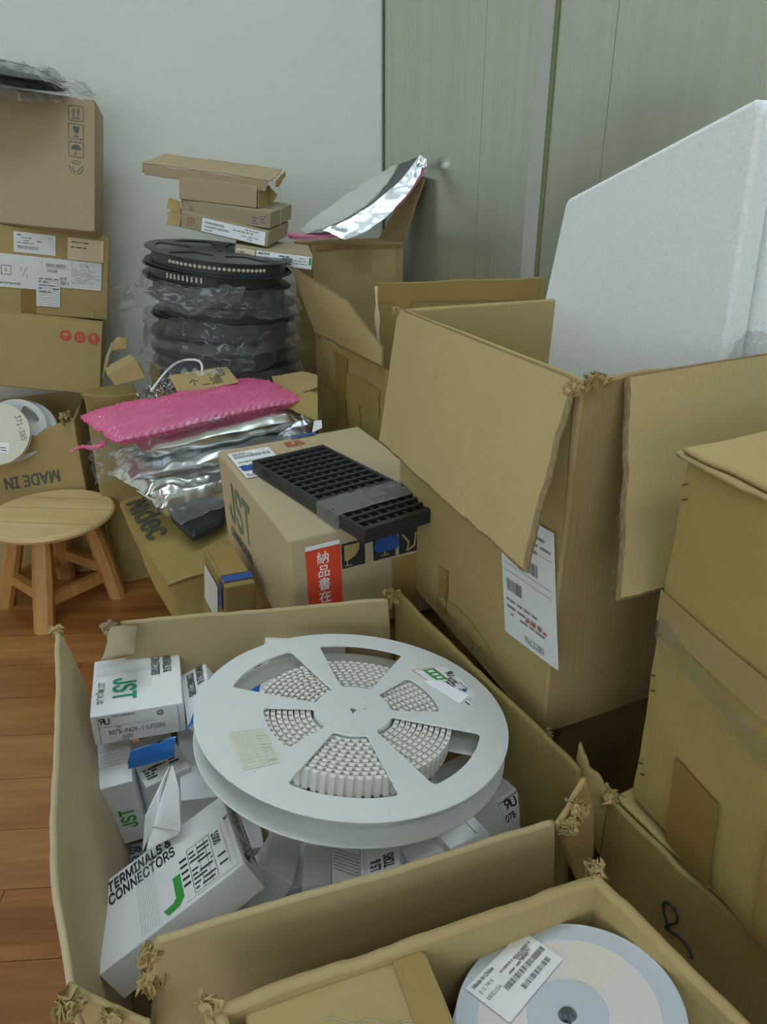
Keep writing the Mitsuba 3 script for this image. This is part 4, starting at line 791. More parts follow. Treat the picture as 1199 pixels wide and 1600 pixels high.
for a_, b_ in zip(ms, iv): part(part(ktc, 'handling_symbol', Ff.put(a_, .003), 'ink', label='black printed handling symbol'), 'icon', Ff.put(b_, .0034), 'kraft')
seam_tape(ktc, Ht, 'f', .155, .004, .20, h * .62, 'brown_tape', h=.0032)
part(ktc, 'blue_tape', [sheet(Ff, .128, h - .052, .166, h, .0042, (6, 6), .003, 3), sheet(Ht.face('t'), .128, 0, .166, .02, .0035, (4, 4))], 'blue_tape', True)
Ftop = Ht.face('t'); W, D_ = Ftop.w, Ftop.h
lk = stickers(ktc, Ftop, 'paper_label', [(.010, D_ - .150, .085, D_ - .030)], 'paper', [([barcode(.016, D_ - .062, .080, D_ - .05, 71), barcode(.016, D_ - .085, .075, D_ - .077, 72), lines(.016, D_ - .125, .07, D_ - .09, .008, 73), lines(.016, D_ - .048, .075, D_ - .034, .006, 74), lines(.014, D_ - .148, .05, D_ - .13, .007, 75)], 'ink_gray')], .0028)
part(ktc, 'blue_tape', sheet(Ftop, .012, D_ - .120, .058, D_ - .098, .0036, (6, 4), .002, 3), 'blue_tape', True); part(ktc, 'blue_tape', sheet(Ftop, .135, D_ - .012, .185, D_ - .001, .0036, (6, 4), .002, 3), 'blue_tape', True)
seam_tape(ktc, Ht, 't', .05, D_ * .60, .095, D_ * .66, 'brown_tape', h=.003)
part(ktc, 'top_seam', Ftop.put(bars([(W * .50, D_ * .72, W * .503, D_)]), .0032), 'kraft_old')
part(ktc, 'red_stamp', Ftop.put(lines(.115, D_ - .05, .15, D_ - .02, .009, 77, .5), .0030), 'ink_red')
Fl_ = Ht.face('l'); part(ktc, 'printed_logo', Fl_.put(text('JST', .075, .055, .075, sx=.72, bold=True), .0028), 'ink_faded_green', label='green printed letters JST')
part(ktc, 'printed_text', Fl_.put(text('CONNECTORS', .017, .05, .040, sx=.8, bold=True), .0028), 'ink_faded')
kun = carton('plain carton under the tray carton, mostly hidden by the white-box carton', Hu, 'kraft', bulge=.001, seed=18)

# black tray stack with its plastic band
zt_ = Ht.at(V(.5, .5, 1))[2] + .006
kj = thing('component_tray', 'stack of black component trays in a plastic band on the tray carton', 'component tray')
c1, c2, c3 = V(-0.2156, 1.1413, 0.574), V(-0.1265, 1.244, 0.574), V(-0.0274, 0.884, 0.574)
ey = nrm(c3 - c1); ex = (c2 - c1) - ey * ((c2 - c1) @ ey); ex = nrm(ex); tw, tl = .137, .322
tilt_n = np.cross(ex, ey)
sgn = 1 if tilt_n[2] > 0 else -1
# local: x along short side from c1, y along long side towards c3
Rt_ = np.stack([ex, ey, tilt_n * sgn], 1)
def trayrim(z0, z1): return extr(sbox(0, 0, tw, tl).buffer(-.003).buffer(.003).difference(sbox(.006, .008, tw - .006, tl - .008)), z1 - z0, z0)
rows, cols = 16, 8; cw, cl = (tw - .012) / cols, (tl - .016) / rows
wall_ = []
for i in range(rows + 1): y_ = .008 + i * cl; wall_.append(boxm(.005, y_ - .0030, -.010, tw - .005, y_ + .0030, -.0008))
for j in range(1, cols): x_ = .006 + j * cw; wall_.append(boxm(x_ - .0024, .007, -.010, x_ + .0024, tl - .007, -.0032))
for i in range(rows):
    for j in range(cols):
        if (i * 7 + j * 3) % 11 == 0: wall_.append(boxm(.006 + j * cw + .003, .008 + i * cl + .003, -.009, .006 + (j + 1) * cw - .003, .008 + (i + 1) * cl - .003, -.006))
part(kj, 'tray', moved(cat([trayrim(-.011, 0), boxm(.004, .006, -.0115, tw - .004, tl - .006, -.010)] + wall_), Rt_, c1), 'black_plastic')
for i in (1,): part(kj, 'tray', moved(bevel_plate(sbox(0.0005 * i, 0, tw - .0005 * i, tl), .0095).apply_translation((.0, 0, -.0105 * i - .0105)), Rt_, c1), 'black_plastic')
part(kj, 'side_slot', moved(cat([boxm(-.0008, .035, -.010, .001, .062, -.0035)]), Rt_, c1), 'dark_hole')
def band(u, v):
    yy = .205 + .058 * u; t = v * 4
    x = np.where(t < 1, 0, np.where(t < 3, (t - 1) / 2 * tw, tw)); zz = np.where(t < 1, -.0215 + .0225 * t, np.where(t < 3, .0012, .001 - .0225 * (t - 3)))
    x = np.where(t < 1, -.0012, np.where(t > 3, tw + .0012, x))
    return c1 + np.stack([x, yy, zz], -1) @ Rt_.T
film_sheet(band, (22, 61), 'band_film', kj, 'plastic_band', .0022, 57, .02, label='grey plastic band')
# small taped carton
Hp = PB((V(-0.262, 1.005, 0.2219), np.array([[0.8846, -0.4572, 0.0919], [0.4623, 0.8857, -0.0433], [-0.0616, 0.0808, 0.9948]]), V(0.0497, 0.1312, 0.2))); ktp = carton('small worn carton with blue tape, wedged left of the tray carton', Hp, 'kraft_old', bulge=.002, rough=.002, seed=19)
part(ktp, 'blue_tape', [sheet(Hp.face('t'), 0, .010, Hp.d[0], .028, .0028, (6, 4), .002, 2)], 'blue_tape', True)
part(ktp, 'blue_tape', sheet(Hp.face('l'), Hp.d[1] - .028, Hp.d[2] - .05, Hp.d[1] - .010, Hp.d[2], .0028, (4, 6), .003, 2), 'blue_tape', True)
part(ktp, 'tape_strip', sheet(Hp.face('t'), .004, .03, Hp.d[0] - .004, Hp.d[1] - .01, .0026, (6, 6)), 'brown_tape', True)
part(ktp, 'paper_label', sheet(Hp.face('l'), .02, Hp.d[2] - .09, Hp.d[1] - .034, Hp.d[2] - .02, .0026, (4, 4)), 'paper_gray', True)

# ------------------------------------------------------------------ big open carton with foam
BA, BB = V(.024, 1.059, 0), V(.180, .668, 0); bz0, bz1 = .418, .83
bb_ = nrm(V(.905, .425, 0)); BC, BDp = BB + bb_ * .47, BA + bb_ * .46
kbig = open_carton('big open carton with its flaps folded out, a white foam slab standing in it')
qL = board(kbig, 'side_panel', BA + up(bz0), BB + up(bz0), BB + up(bz1), BA + up(bz1), 'kraft', .007, (26, 20), None, .004, .003, 31)
qR = board(kbig, 'side_panel', BB + up(bz0), BC + up(bz0), BC + up(bz1), BB + up(bz1), 'kraft_brown', .007, (40, 20), {'t': .005}, .002, .010, 32)
board(kbig, 'side_panel', BDp + up(bz0), BA + up(bz0), BA + up(bz1), BDp + up(bz1 - .005), 'kraft_light', .007, (14, 10), None, .0, .003, 33)
board(kbig, 'side_panel', BC + up(bz0), BDp + up(bz0), BDp + up(bz1), BC + up(bz1), 'kraft_light', .007, (14, 10), None, .0, .003, 34)
board(kbig, 'bottom_panel', BA + up(bz0 + .004), BB + up(bz0 + .004), BC + up(bz0 + .004), BDp + up(bz0 + .004), 'kraft', .006)
hA, hB = BA + up(bz1) + V(-.004, .002, .002), BB + up(bz1) + V(-.006, -.004, .002)
board(kbig, 'flap', V(-.008, .935, .676), V(.114, .527, .703), hB, hA, 'kraft_light', .007, (40, 26), {'r': .007, 'b': .0035}, .003, .003, 35, edge=True)
hR = BB + bb_ * .048 + up(bz1 + .001) + V(.002, -.008, 0)
board(kbig, 'flap', V(.2055, .563, .655), V(.50, .700, .655), BC + up(bz1) + V(.02, -.008, .012), hR, 'kraft_light', .007, (40, 24), {'l': .005, 'b': .003}, -.004, .003, 36, edge=True)
crumple(kbig, BB + up(bz1 + .000) + V(.018, -.004, 0), (.030, .022, .016), 'kraft_old', 37, n=7)
crumple(kbig, BB + up(bz1 - .006) + V(-.008, -.006, 0), (.022, .022, .012), 'kraft_light', 38, n=4); crumple(kbig, BA + up(bz1 - .004) + V(-.004, -.004, 0), (.022, .02, .014), 'kraft_light', 39, n=4)
crumple(kbig, BB + up(bz0 + .004), (.03, .02, .01), 'kraft_light', 40, n=4)
film_sheet(lambda u, v: V(.2045, .5615, .655) + np.stack([.004 * u - .004, .004 + .012 * v + .0 * u, .005 + .10 * v - .012 * u], -1), (8, 30), 'tape_film', kbig, 'loose_tape', .006, 41, .02, label='loose end of clear tape')
# shipping sheet on its left face: x along the face from A to B
sx0, sx1 = .2990, .4085; s_ = Quad(V(0.148, 0.7485, 0.5059), V(0.1883, 0.6476, 0.5229), V(0.1764, 0.6775, 0.6699), V(0.135, 0.7811, 0.6602), .0, .002, 3, .0045)
pl_ = part(kbig, 'shipping_sheet', panel(s_, .0006, (16, 20)), 'paper_gray', True, label='white shipping sheet')
w, h = s_.w, s_.h
part(pl_, 'print', s_.put(cat([barcode(w * .1, h * .36, w * .4, h * .45, 81, .0012), barcode(w * .42, h * .60, w * .72, h * .69, 82, .0012), lines(w * .08, h * .14, w * .85, h * .33, .008, 83, .3), text('9413280', .008, w * .42, h * .04, sx=.8), bars([(w * .04, h * .565, w * .95, h * .568), (w * .04, h * .51, w * .95, h * .513), (w * .70, h * .60, w * .703, h * .93), (w * .70, h * .78, w * .96, h * .783)]), lines(w * .08, h * .46, w * .8, h * .5, .008, 84, .3), lines(w * .5, h * .72, w * .95, h * .95, .009, 85, .3)]), .0008), 'ink_gray')
part(pl_, 'print', s_.put(lines(w * .45, h * .16, w * .9, h * .26, .008, 86, .3), .0010), 'ink_red')
part(kbig, 'tape_strip', sheet(qL, .150, .015, .176, .085, .0012, (6, 10), .004, 3), 'brown_tape', True); part(kbig, 'tape_strip', sheet(qL, .20, .002, .26, .05, .0014, (8, 16), .05, 4), 'kraft', True)
part(kbig, 'tape_strip', sheet(qL, .176, .02, .181, .09, .0016, (3, 8), .002, 5), 'brown_tape_dark', True)
# support of the big carton
hs = Hexa([[[V(*(p + V(.055, .02, 0))[:2], (0, bz0 - .012)[kz]) for kz in (0, 1)] for p in (BB + (BA - BB) * .10, BA)] for BB_ in (0,)] + [[[V(*(p - bb_ * .06)[:2], (0, bz0 - .012)[kz]) for kz in (0, 1)] for p in (BC + (BDp - BC) * .10, BDp)]])
ksu = carton('plain carton in deep shade under the big open carton', hs, 'kraft_old', seed=20)
# foam slabs
FP = (.262, 1.175, .85); FN = (-.915, -.405, .03)
f0 = [V(0.2409, 1.2043, 0.7358), V(0.2638, 1.1696, 0.9662), V(0.3944, 0.8826, 1.0761), V(0.3947, 0.8621, 0.8079)]
fn = nrm(V(-.915, -.405, .03)); fx = nrm(np.cross(V(0, 0, 1), fn)); fy = np.cross(fn, fx)
p2d = [((p - f0[0]) @ fx, (p - f0[0]) @ fy) for p in f0]
low = .30
l0, l3 = np.array(p2d[0]), np.array(p2d[3])
d0, d3 = l0 - np.array(p2d[1]), l3 - np.array(p2d[2])
poly = Polygon([l0 + d0 / np.linalg.norm(d0) * low, l3 + d3 / np.linalg.norm(d3) * low, p2d[2], p2d[1]]).buffer(-.010).buffer(.010)
def slab(poly, th, r=.006):
    a = m3.CrossSection([list(map(tuple, np.array(poly.exterior.coords)[:-1]))]) if False else None
    ms = []; K = 5
    prof = [(r * (1 - math.sin(t)), r * (1 - math.cos(t))) for t in np.linspace(0, math.pi / 2, K)]
    rings, zs = [], []
    base = poly.exterior; N = 200
    def ring(ins): q = poly.buffer(-ins).exterior if ins > 1e-6 else base; return np.array([q.interpolate(t, normalized=True).coords[0] for t in np.linspace(0, 1, N, endpoint=False)])
    def align(a, b): k = np.argmin(np.linalg.norm(b - a[0], axis=1)); return np.roll(b, -k, 0)
    lay = [(r * (1 - math.sin(t)), r * (1 - math.cos(t))) for t in np.linspace(0, math.pi / 2, K)]
    lay = lay + [(i, th - z_) for i, z_ in lay[::-1]]
    prev = None; V_ = []
    for ins, z_ in lay:
        q = ring(ins); q = q if prev is None else align(prev, q); prev = q
        V_.append(np.c_[q, np.full(N, z_)])
    i = np.arange(N); j = (i + 1) % N; F_ = []
    for k_ in range(len(lay) - 1): a = k_ * N; b = a + N; F_ += [np.stack([a + i, a + j, b + j], -1), np.stack([a + i, b + j, b + i], -1)]
    side = tm(np.vstack(V_), np.vstack(F_))
    v2, f2 = trimesh.creation.triangulate_polygon(Polygon(V_[0][:, :2]), engine='earcut')
    v3, f3 = trimesh.creation.triangulate_polygon(Polygon(V_[-1][:, :2]), engine='earcut')
    return cat([side, tm(np.c_[v2, np.zeros(len(v2))], f2[:, ::-1]), tm(np.c_[v3, np.full(len(v3), th)], f3)])
RF = np.stack([fx, fy, fn], 1)
kfo = thing('foam_slab', 'large white foam slab standing slanted in the big open carton', 'foam slab')
whole(kfo, moved(slab(poly, .034), RF, f0[0] - fn * .034), 'foam', 30)
kfo2 = thing('foam_slab', 'second white foam slab right behind the large slanted one, at the photo edge', 'foam slab')
poly2 = Polygon([(a + .030, b - .012) for a, b in poly.exterior.coords[:-1]]).buffer(-.008).buffer(.008)
whole(kfo2, moved(slab(poly2, .030), RF, f0[0] - fn * .068), 'foam', 30)
kbw = thing('bubble_wrap', 'clear bubble wrap tucked beside the foam slab at the right photo edge', 'bubble wrap')
mb = cushion(V(.40, .86, .80), V(.50, .91, .83), .10, .05, n=(60, 50), seed=62, amp=.012); vN = mb.vertex_normals; v = np.array(mb.vertices)
bbm = np.maximum(0, np.sin(v[:, 0] * 2 * np.pi / .011) * np.sin(v[:, 1] * 2 * np.pi / .011)); whole(kbw, tm(v + vN * (bbm * .003)[:, None], mb.faces), 'clear_film', True)

# ------------------------------------------------------------------ right carton, on the marked carton
RT, RT2 = V(.234, .547, .80), V(.262, .467, .80); rd = nrm((RT2 - RT)); rb = V(.93, .36, 0)
RL = .36
z0r = .449
a0, a1 = V(.240, .547, z0r), V(.240, .547, z0r) + rd * RL
t0, t1 = RT, RT + rd * RL
Hr = Hexa([[[a1, t1], [a0, t0]], [[a1 + rb * .34, t1 + rb * .34], [a0 + rb * .34, t0 + rb * .34]]])
krt = carton('tall closed carton at the right edge with staples and crossed tape', Hr, 'kraft_yellow', bulge=.014, rough=.0025, seed=23, n=(8, 24, 24), r=.006)
Fr_ = Hr.face('l'); w, h = Fr_.w, Fr_.h
def surf_h(x, y): return .014 * 4 * (x / w) * (1 - x / w) * 4 * (y / h) * (1 - y / h) + .0022
def dec(mesh): v = np.array(mesh.vertices); return tm(Fr_(v[:, 0], v[:, 1], v[:, 2] + surf_h(v[:, 0], v[:, 1])), mesh.faces)
def rsheet(x0, y0, x1, y1, eps, n=(12, 12), rag=0, seed=0):
    u, v = np.meshgrid(np.linspace(0, 1, n[0]), np.linspace(0, 1, n[1]), indexing='ij'); X, Y = x0 + (x1 - x0) * u, y0 + (y1 - y0) * v
    if rag: Y = Y + rag * (meshkit.noise(np.stack([u * 5, v * 0 + seed, u * 0], -1), seed) - .5)
    return tm(Fr_(X, Y, eps + surf_h(X, Y)).reshape(-1, 3), gridfaces(*n))
part(krt, 'tape_strip', rsheet(.002, h - .148, .34, h - .118, .0008), 'brown_tape', True)
part(krt, 'tape_strip', rsheet(.056, .0, .112, .10, .0008), 'brown_tape_dark', True); part(krt, 'tape_strip', rsheet(.16, .01, .21, .13, .0008), 'brown_tape', True)
part(krt, 'clear_tape', rsheet(.004, h - .172, .34, h - .150, .0012, (40, 6), .02, 5), 'tape_film', True)
for i, (x_, y_) in enumerate(((.010, h - .020), (.012, h - .032), (.008, h - .160), (.010, .150), (.013, .136), (.012, .052), (.016, .042))):
    c = cat([boxm(-.003, -.0006, 0, .003, .0006, .0012)]); v = np.array(c.vertices); r_ = .5
    part(krt, 'staple', dec(tm(np.stack([v[:, 0] * math.cos(r_) - v[:, 1] * math.sin(r_) + x_, v[:, 0] * math.sin(r_) + v[:, 1] * math.cos(r_) + y_, v[:, 2]], -1), c.faces)), 'staple')
for sd in (1, 2, 3):
    g = np.random.default_rng(90 + sd); xs = np.linspace(.004, .20, 30); ys = h - .158 - .02 * sd * np.sin(xs * 14) * np.exp(-xs * 6) + .004 * np.cumsum(g.normal(size=30)) * .3
    part(krt, 'film_strand', tube(Fr_(xs, ys, surf_h(xs, ys) + .0012), .0004, 4), 'tape_film', True)
# its top: two layers of flap
part(krt, 'top_flap', panel(Quad(t1 + V(-.010, 0, .003), t1 + rb * .35 + V(0, 0, .010), t0 + rb * .35 + V(0, .0, .010), t0 + V(-.010, .004, .003), 0, .003, 6), .005, (24, 30), {'l': .006}, 6), 'kraft_light', True)
part(krt, 'top_flap', panel(Quad(t1 + V(-.006, 0, .010), t1 + rb * .34 + V(0, 0, .020), t0 + rb * .34 + V(0, .0, .020), t0 + V(-.007, -.004, .010), 0, .003, 7), .005, (24, 30), {'l': .007, 'b': .003}, 7), 'kraft', True)

# carton with a marker scrawl below it
QA, QB = V(.227, .540, 0), V(.302, .395, 0); qd = nrm(QB - QA); QA = QA - qd * .012; QE = QA + qd * .42
zq = .443; qn = V(.888, .459, 0)
kq9 = open_carton('low carton with a marker scrawl, under the tall right carton')
q9 = board(kq9, 'side_panel', QA, QE, QE + up(zq + .004), QA + up(zq), 'kraft_old', .006, (40, 16), {'t': .005}, .004, .003, 51)
part(kq9, 'top_panel', panel(Quad(QA + up(zq) + qn * .004, QE + up(zq + .004) + qn * .004, QE + up(zq) + qn * .36, QA + up(zq) + qn * .36), .006, (30, 14), {'b': .004}, 52), 'kraft', True)
board(kq9, 'side_panel', QA + qn * .36, QA, QA + up(zq - .004), QA + qn * .36 + up(zq - .004), 'kraft_old', .006, (14, 14), None, 0, .004, 53)
scr = smoothline([(.083, -.074), (.074, -.062), (.074, -.050), (.083, -.047), (.089, -.056), (.084, -.068), (.079, -.078), (.092, -.073), (.104, -.073), (.110, -.082)], 50)
part(kq9, 'marker_scrawl', tube(q9(scr[:, 0] + .012, scr[:, 1] + q9.h, .0012), .0011, 6), 'ink', True, label='black marker scrawl')
# the torn flap that joins it to the white-box carton
tf = Quad(V(.196, .585, .40), QA + up(.36), QA + up(zq + .004), V(.196, .59, .485), .01, .012, 5)
part(kq9, 'torn_flap', panel(tf, .005, (16, 14), {'t': .012}, 54), 'kraft_old', True)
crumple(kq9, QA + up(zq - .0), (.03, .02, .014), 'kraft', 55, n=4)

# ------------------------------------------------------------------ the carton of white boxes
jbl, jbr, jfr, jfl = V(-.345, .822, 0), V(.026, .905, 0), V(.206, .545, 0), V(-.235, .372, 0)
tBL, tBR = V(-0.3296, 0.7922, 0.495), V(0.0063, 0.8464, 0.495); tRB, tRF = V(0.0205, 0.9196, 0.465), V(0.2031, 0.5621, 0.465); tFL, tFR = V(-0.1645, 0.358, 0.5), V(0.1468, 0.4666, 0.5); tLB, tLF = V(-0.4067, 0.778, 0.492), V(-0.233, 0.3363, 0.492)
kjc = open_carton('open carton full of white connector boxes and a big white reel, at the front')
board(kjc, 'side_panel', jbr, jbl, tBL, tBR, 'kraft_mid', .006, (40, 16), {'t': .003}, 0, .004, 61)
board(kjc, 'side_panel', jfr, jbr, tRB, tRF, 'kraft_old', .006, (40, 16), {'t': .004, 'l': .02}, .0, .006, 62)
board(kjc, 'side_panel', jfl, jfr, tFR, tFL, 'kraft_mid', .006, (60, 16), {'t': .002}, .002, .003, 63)
qLw = board(kjc, 'side_panel', jbl, jfl, tLF, tLB, 'kraft_pale', .006, (50, 24), {'t': .004}, -.006, .006, 64, inset=lambda u, v: (0 * u, 1 - np.clip((v - .80) / .2, 0, 1) * .03, 0 * u, 1 - np.clip((u - .86) / .14, 0, 1) ** 1.2 * .10))  # paler kraft on this wall stands in for the light it lacks
board(kjc, 'inner_pad', jbl + up(.195), jfl + up(.195), jfr + up(.195), jbr + up(.195), 'kraft', .006)
crumple(kjc, tLB + V(.004, -.004, -.002), (.028, .018, .014), 'kraft_light', 65, n=5)
crumple(kjc, tBL + V(-.010, -.006, -.012), (.030, .022, .02), 'kraft_gray', 66, n=6)
cf = Quad(V(-0.3297, 0.7105, 0.49), V(-0.2942, 0.7346, 0.48), V(-0.3026, 0.7803, 0.497), V(-0.3353, 0.7757, 0.5), .012, .01, 9); part(kjc, 'torn_flap', panel(cf, .004, (14, 14), {'t': .006, 'l': .006, 'b': .005}, 67), 'kraft_gray', True)
crumple(kjc, tBR + V(.004, .010, -.006), (.034, .024, .02), 'kraft_old', 68, n=7); crumple(kjc, V(0.1728, 0.4917, 0.49), (.026, .022, .018), 'kraft', 69, n=6)
crumple(kjc, V(0.1601, 0.4722, 0.488), (.022, .018, .012), 'kraft_light', 71, n=5)
tq = Quad(V(0.1496, 0.4731, 0.496), V(0.1702, 0.4649, 0.49), V(0.1841, 0.5119, 0.5), V(0.1685, 0.5019, 0.5), .006, .006, 4)
part(kjc, 'torn_flap', panel(Quad(jfr + up(.32), jfr + up(.32) + V(.03, .05, 0), V(0.1889, 0.5205, 0.497), V(0.1473, 0.468, 0.497), .008, .008, 5), .005, (14, 14), {'t': .008}, 72), 'kraft', True)
crumple(kjc, tFL + V(-.004, .0, -.014), (.020, .018, .012), 'kraft_light', 73, n=5); crumple(kjc, V(-.172, .362, .455), (.024, .03, .016), 'kraft', 74, n=6)
lw = Quad(jfl + up(.22), jfl + up(.22) + V(.02, .012, 0), V(-0.1638, 0.3288, 0.455), V(-0.2329, 0.3452, 0.468), .004, .012, 6); part(kjc, 'torn_flap', panel(lw, .005, (26, 14), {'t': .014}, 75), 'kraft_light', True)
crumple(kjc, V(-0.2216, 0.3355, 0.464), (.030, .024, .016), 'kraft_light', 76, n=5); crumple(kjc, V(-0.1932, 0.3301, 0.46), (.026, .024, .016), 'kraft', 77, n=5)
part(kjc, 'clear_tape', sheet(Quad(tRB - up(.09), tRF - up(.09), tRF, tRB), .30, .01, .36, .07, -.0075, (8, 8), .01, 3), 'tape_film', True)

# white boxes inside
GJ = 'white connector boxes in the open carton'
def jbox(label, pose, mm='paper', **kw):
    H = PB(pose); k = thing('connector_box', label, 'box', GJ); part(k, 'body', H.mesh(r=.0018, rough=.0004, n=(4, 4, 4), **kw), mm, True); return H, k
def ink(k, F, mesh, m='ink', name='print', eps=.0011, label=None):
    if isinstance(mesh, list) and len(mesh) <= 3: return [part(k, name, F.put(q_, eps), m, False, label) for q_ in mesh][0]
    return part(k, name, F.put(cat(mesh) if isinstance(mesh, list) else mesh, eps), m, False, label)
def pinstripes(x0, y0, x1, y1, n, vert=True):
    return bars([(x0 + (x1 - x0) * i / n, y0, x0 + (x1 - x0) * i / n + .0006, y1) if vert else (x0, y0 + (y1 - y0) * i / n, x1, y0 + (y1 - y0) * i / n + .0006) for i in range(n)])
H, k = jbox('white box with green JST print and a B07B-PASK-1 label, top left in the open carton', (V(-0.3409, 0.6869, 0.3849), np.array([[0.9601, -0.2774, 0.0364], [0.279, 0.9589, -0.0522], [-0.0204, 0.0603, 0.998]]), V(0.1047, 0.1036, 0.0447)))
F = H.face('t'); w, h = F.w, F.h
ink(k, F, text('JST', .026, w * .24, h * .60, sx=.62, rot=-90, bold=True), 'ink_green', 'printed_logo', label='green letters JST')
ink(k, F, [text('TERMINALS &', .0098, w * .80, h * .97, sx=.43, rot=-90, bold=True), text('CONNECTORS', .0098, w * .665, h * .955, sx=.43, rot=-90, bold=True), text('J.S.T. Mfg. Co., Ltd.', .0075, w * .07, h * .56, sx=.42, rot=-90)])
ink(k, F, pinstripes(.004, h * .70, w * .99, h * .96, 9, False), 'ink_stripe'); ink(k, F, bars([(.003, h * .675, w - .003, h * .681)]), 'ink_stripe')
F = H.face('f'); w, h = F.w, F.h
part(k, 'paper_label', sheet(F, w * .06, h * .04, w * .955, h * .98, .0012), 'paper', True)
ink(k, F, [ul_mark(.0085, w * .085, h * .72), text('TYPE H SERIES PA', .0026, w * .22, h * .90, sx=.85), text('B07B-PASK-1 (LF)(SN)', .0066, w * .17, h * .32, sx=.62, bold=False), text('(P)', .0038, w * .26, h * .50, sx=.8), text('500', .0052, w * .31, h * .14, sx=.85), text('7 1 8 0 6 2', .003, w * .23, h * .05), bars([(w * .075, h * .06, w * .080, h * .96), (w * .935, h * .06, w * .940, h * .96), (w * .08, h * .60, w * .66, h * .608)]), lines(w * .09, h * .42, w * .24, h * .5, .004, 101, .4), lines(w * .6, h * .16, w * .92, h * .22, .0045, 102, .4), lines(w * .80, h * .52, w * .92, h * .60, .004, 103, .6), stroke([(w * .745 + .0034 * math.cos(t), h * .82 + .0034 * math.sin(t)) for t in np.linspace(.4, 5.9, 20)], .0009), text('SA', .0036, w * .728, h * .78, sx=.8), lines(w * .30, h * .66, w * .55, h * .72, .003, 104, .3)], eps=.0016)
H, k = jbox('white box with green JST print on its front, standing below the B07B-PASK-1 box', (V(-0.3317, 0.67, 0.2392), np.array([[0.9468, -0.3206, -0.029], [0.3162, 0.943, -0.1035], [0.0605, 0.0889, 0.9942]]), V(0.0397, 0.0869, 0.1051)))
F = H.face('f'); ink(k, F, text('JST', .017, F.w * .80, F.h * .26, sx=.80, rot=90, bold=True), 'ink_leaf', 'printed_logo', label='green letters JST')
ink(k, H.face('t'), pinstripes(.002, H.d[1] * .35, H.d[0] - .002, H.d[1] * .72, 5, False), 'ink_stripe')
H, k = jbox('white box printed TERMINALS in sideways letters beside the blue film, behind the big reel', (V(-0.2081, 0.7392, 0.3153), np.array([[0.8666, -0.3122, -0.3892], [0.2188, 0.9388, -0.266], [0.4485, 0.1453, 0.8819]]), V(0.0374, 0.0979, 0.08)))
F = H.face('t'); ink(k, F, [text('TERMINALS &', .0095, F.w * .62, F.h * .97, sx=.43, rot=-90, bold=True), text('CONNECTORS', .0095, F.w * .25, F.h * .85, sx=.43, rot=-90, bold=True)])
H, k = jbox('bluish white box with a UL label, under the blue film fold', (V(-0.2841, 0.683, 0.2383), np.array([[0.82, -0.5719, -0.0229], [0.5705, 0.8199, -0.0474], [0.0459, 0.0258, 0.9986]]), V(0.0575, 0.0834, 0.09)), 'paper_gray')
F = H.face('t'); ink(k, F, [ul_mark(.010, F.w * .14, F.h * .55), lines(F.w * .30, F.h * .2, F.w * .9, F.h * .8, .006, 105, .4), lines(F.w * .1, F.h * .1, F.w * .6, F.h * .35, .005, 106, .4)])
H, k = jbox('blank white box left of the big white reel', (V(-0.2592, 0.6893, 0.2325), np.array([[0.9522, -0.2442, 0.1834], [0.2797, 0.9384, -0.2028], [-0.1226, 0.2444, 0.9619]]), V(0.0516, 0.1134, 0.0842)))
H, k = jbox('white box printed TERMINALS, lowest by the left wall of the open carton', (V(-0.3273, 0.6464, 0.1628), np.array([[0.8986, -0.4273, 0.0995], [0.4232, 0.904, 0.0607], [-0.1159, -0.0124, 0.9932]]), V(0.0486, 0.0502, 0.05)))
F = H.face('t'); ink(k, F, [text('TERMINALS &', .0105, F.w * .16, F.h * .62, sx=.62, bold=True), text('CONNECTORS', .0105, F.w * .16, F.h * .30, sx=.62, bold=True)])
kfl = thing('connector_box', 'white box with opened slanting flaps, between the UL box and the blank box', 'box', GJ)
part(kfl, 'flap', panel(Quad(V(-0.2434, 0.5737, 0.378), V(-0.2123, 0.5689, 0.376), V(-0.2129, 0.5851, 0.418), V(-0.2274, 0.6155, 0.424), .004, .003, 4), .0014, (12, 12)), 'paper', True)
part(kfl, 'flap', panel(Quad(V(-0.2468, 0.5587, 0.36), V(-0.2167, 0.5738, 0.366), V(-0.2134, 0.5724, 0.374), V(-0.2442, 0.5756, 0.376)), .0014, (8, 8)), 'paper', True)
part(kfl, 'flap', panel(Quad(V(-0.2507, 0.5587, 0.36), V(-0.2437, 0.5767, 0.372), V(-0.2307, 0.62, 0.418), V(-0.2461, 0.5721, 0.395), .003, .003, 5), .0014, (8, 8)), 'paper', True)
H, k = jbox('white TERMINALS & CONNECTORS box with a 1000 label, foremost in the open carton', (V(-0.2421, 0.4447, 0.2985), np.array([[0.8053, -0.379, -0.456], [0.4207, 0.9071, -0.0111], [0.4179, -0.1829, 0.8899]]), V(0.1575, 0.1183, 0.04)), bulge=.001)
F = H.face('t'); w, h = F.w, F.h
ink(k, F, [text('TERMINALS &', .0150, w * .10, h * .80, sx=.54, rot=2, bold=True), text('CONNECTORS', .0150, w * .10, h * .64, sx=.54, rot=2, bold=True)], label='black letters TERMINALS & CONNECTORS')
ink(k, F, [pinstripes(w * .30, .003, w * .43, h - .003, 9), bars([(w * .43, .002, w * .432, h - .002)])], 'ink_stripe')
jj = text('J', .032, 0, 0, sx=.95, bold=True); ink(k, F, extr(Polygon([(w * .455, h * .115), (w * .48, h * .045), (w * .56, h * .06), (w * .60, h * .13), (w * .60, h * .40), (w * .545, h * .40), (w * .545, h * .16), (w * .52, h * .125)]), .0002), 'ink_leaf', 'printed_logo', label='green letter J')
x0, x1, y0, y1 = w * .60, w * .965, h * .03, h * .62
lk = part(k, 'paper_label', sheet(F, x0, y0, x1, y1, .0012, (4, 4)), 'paper', True)
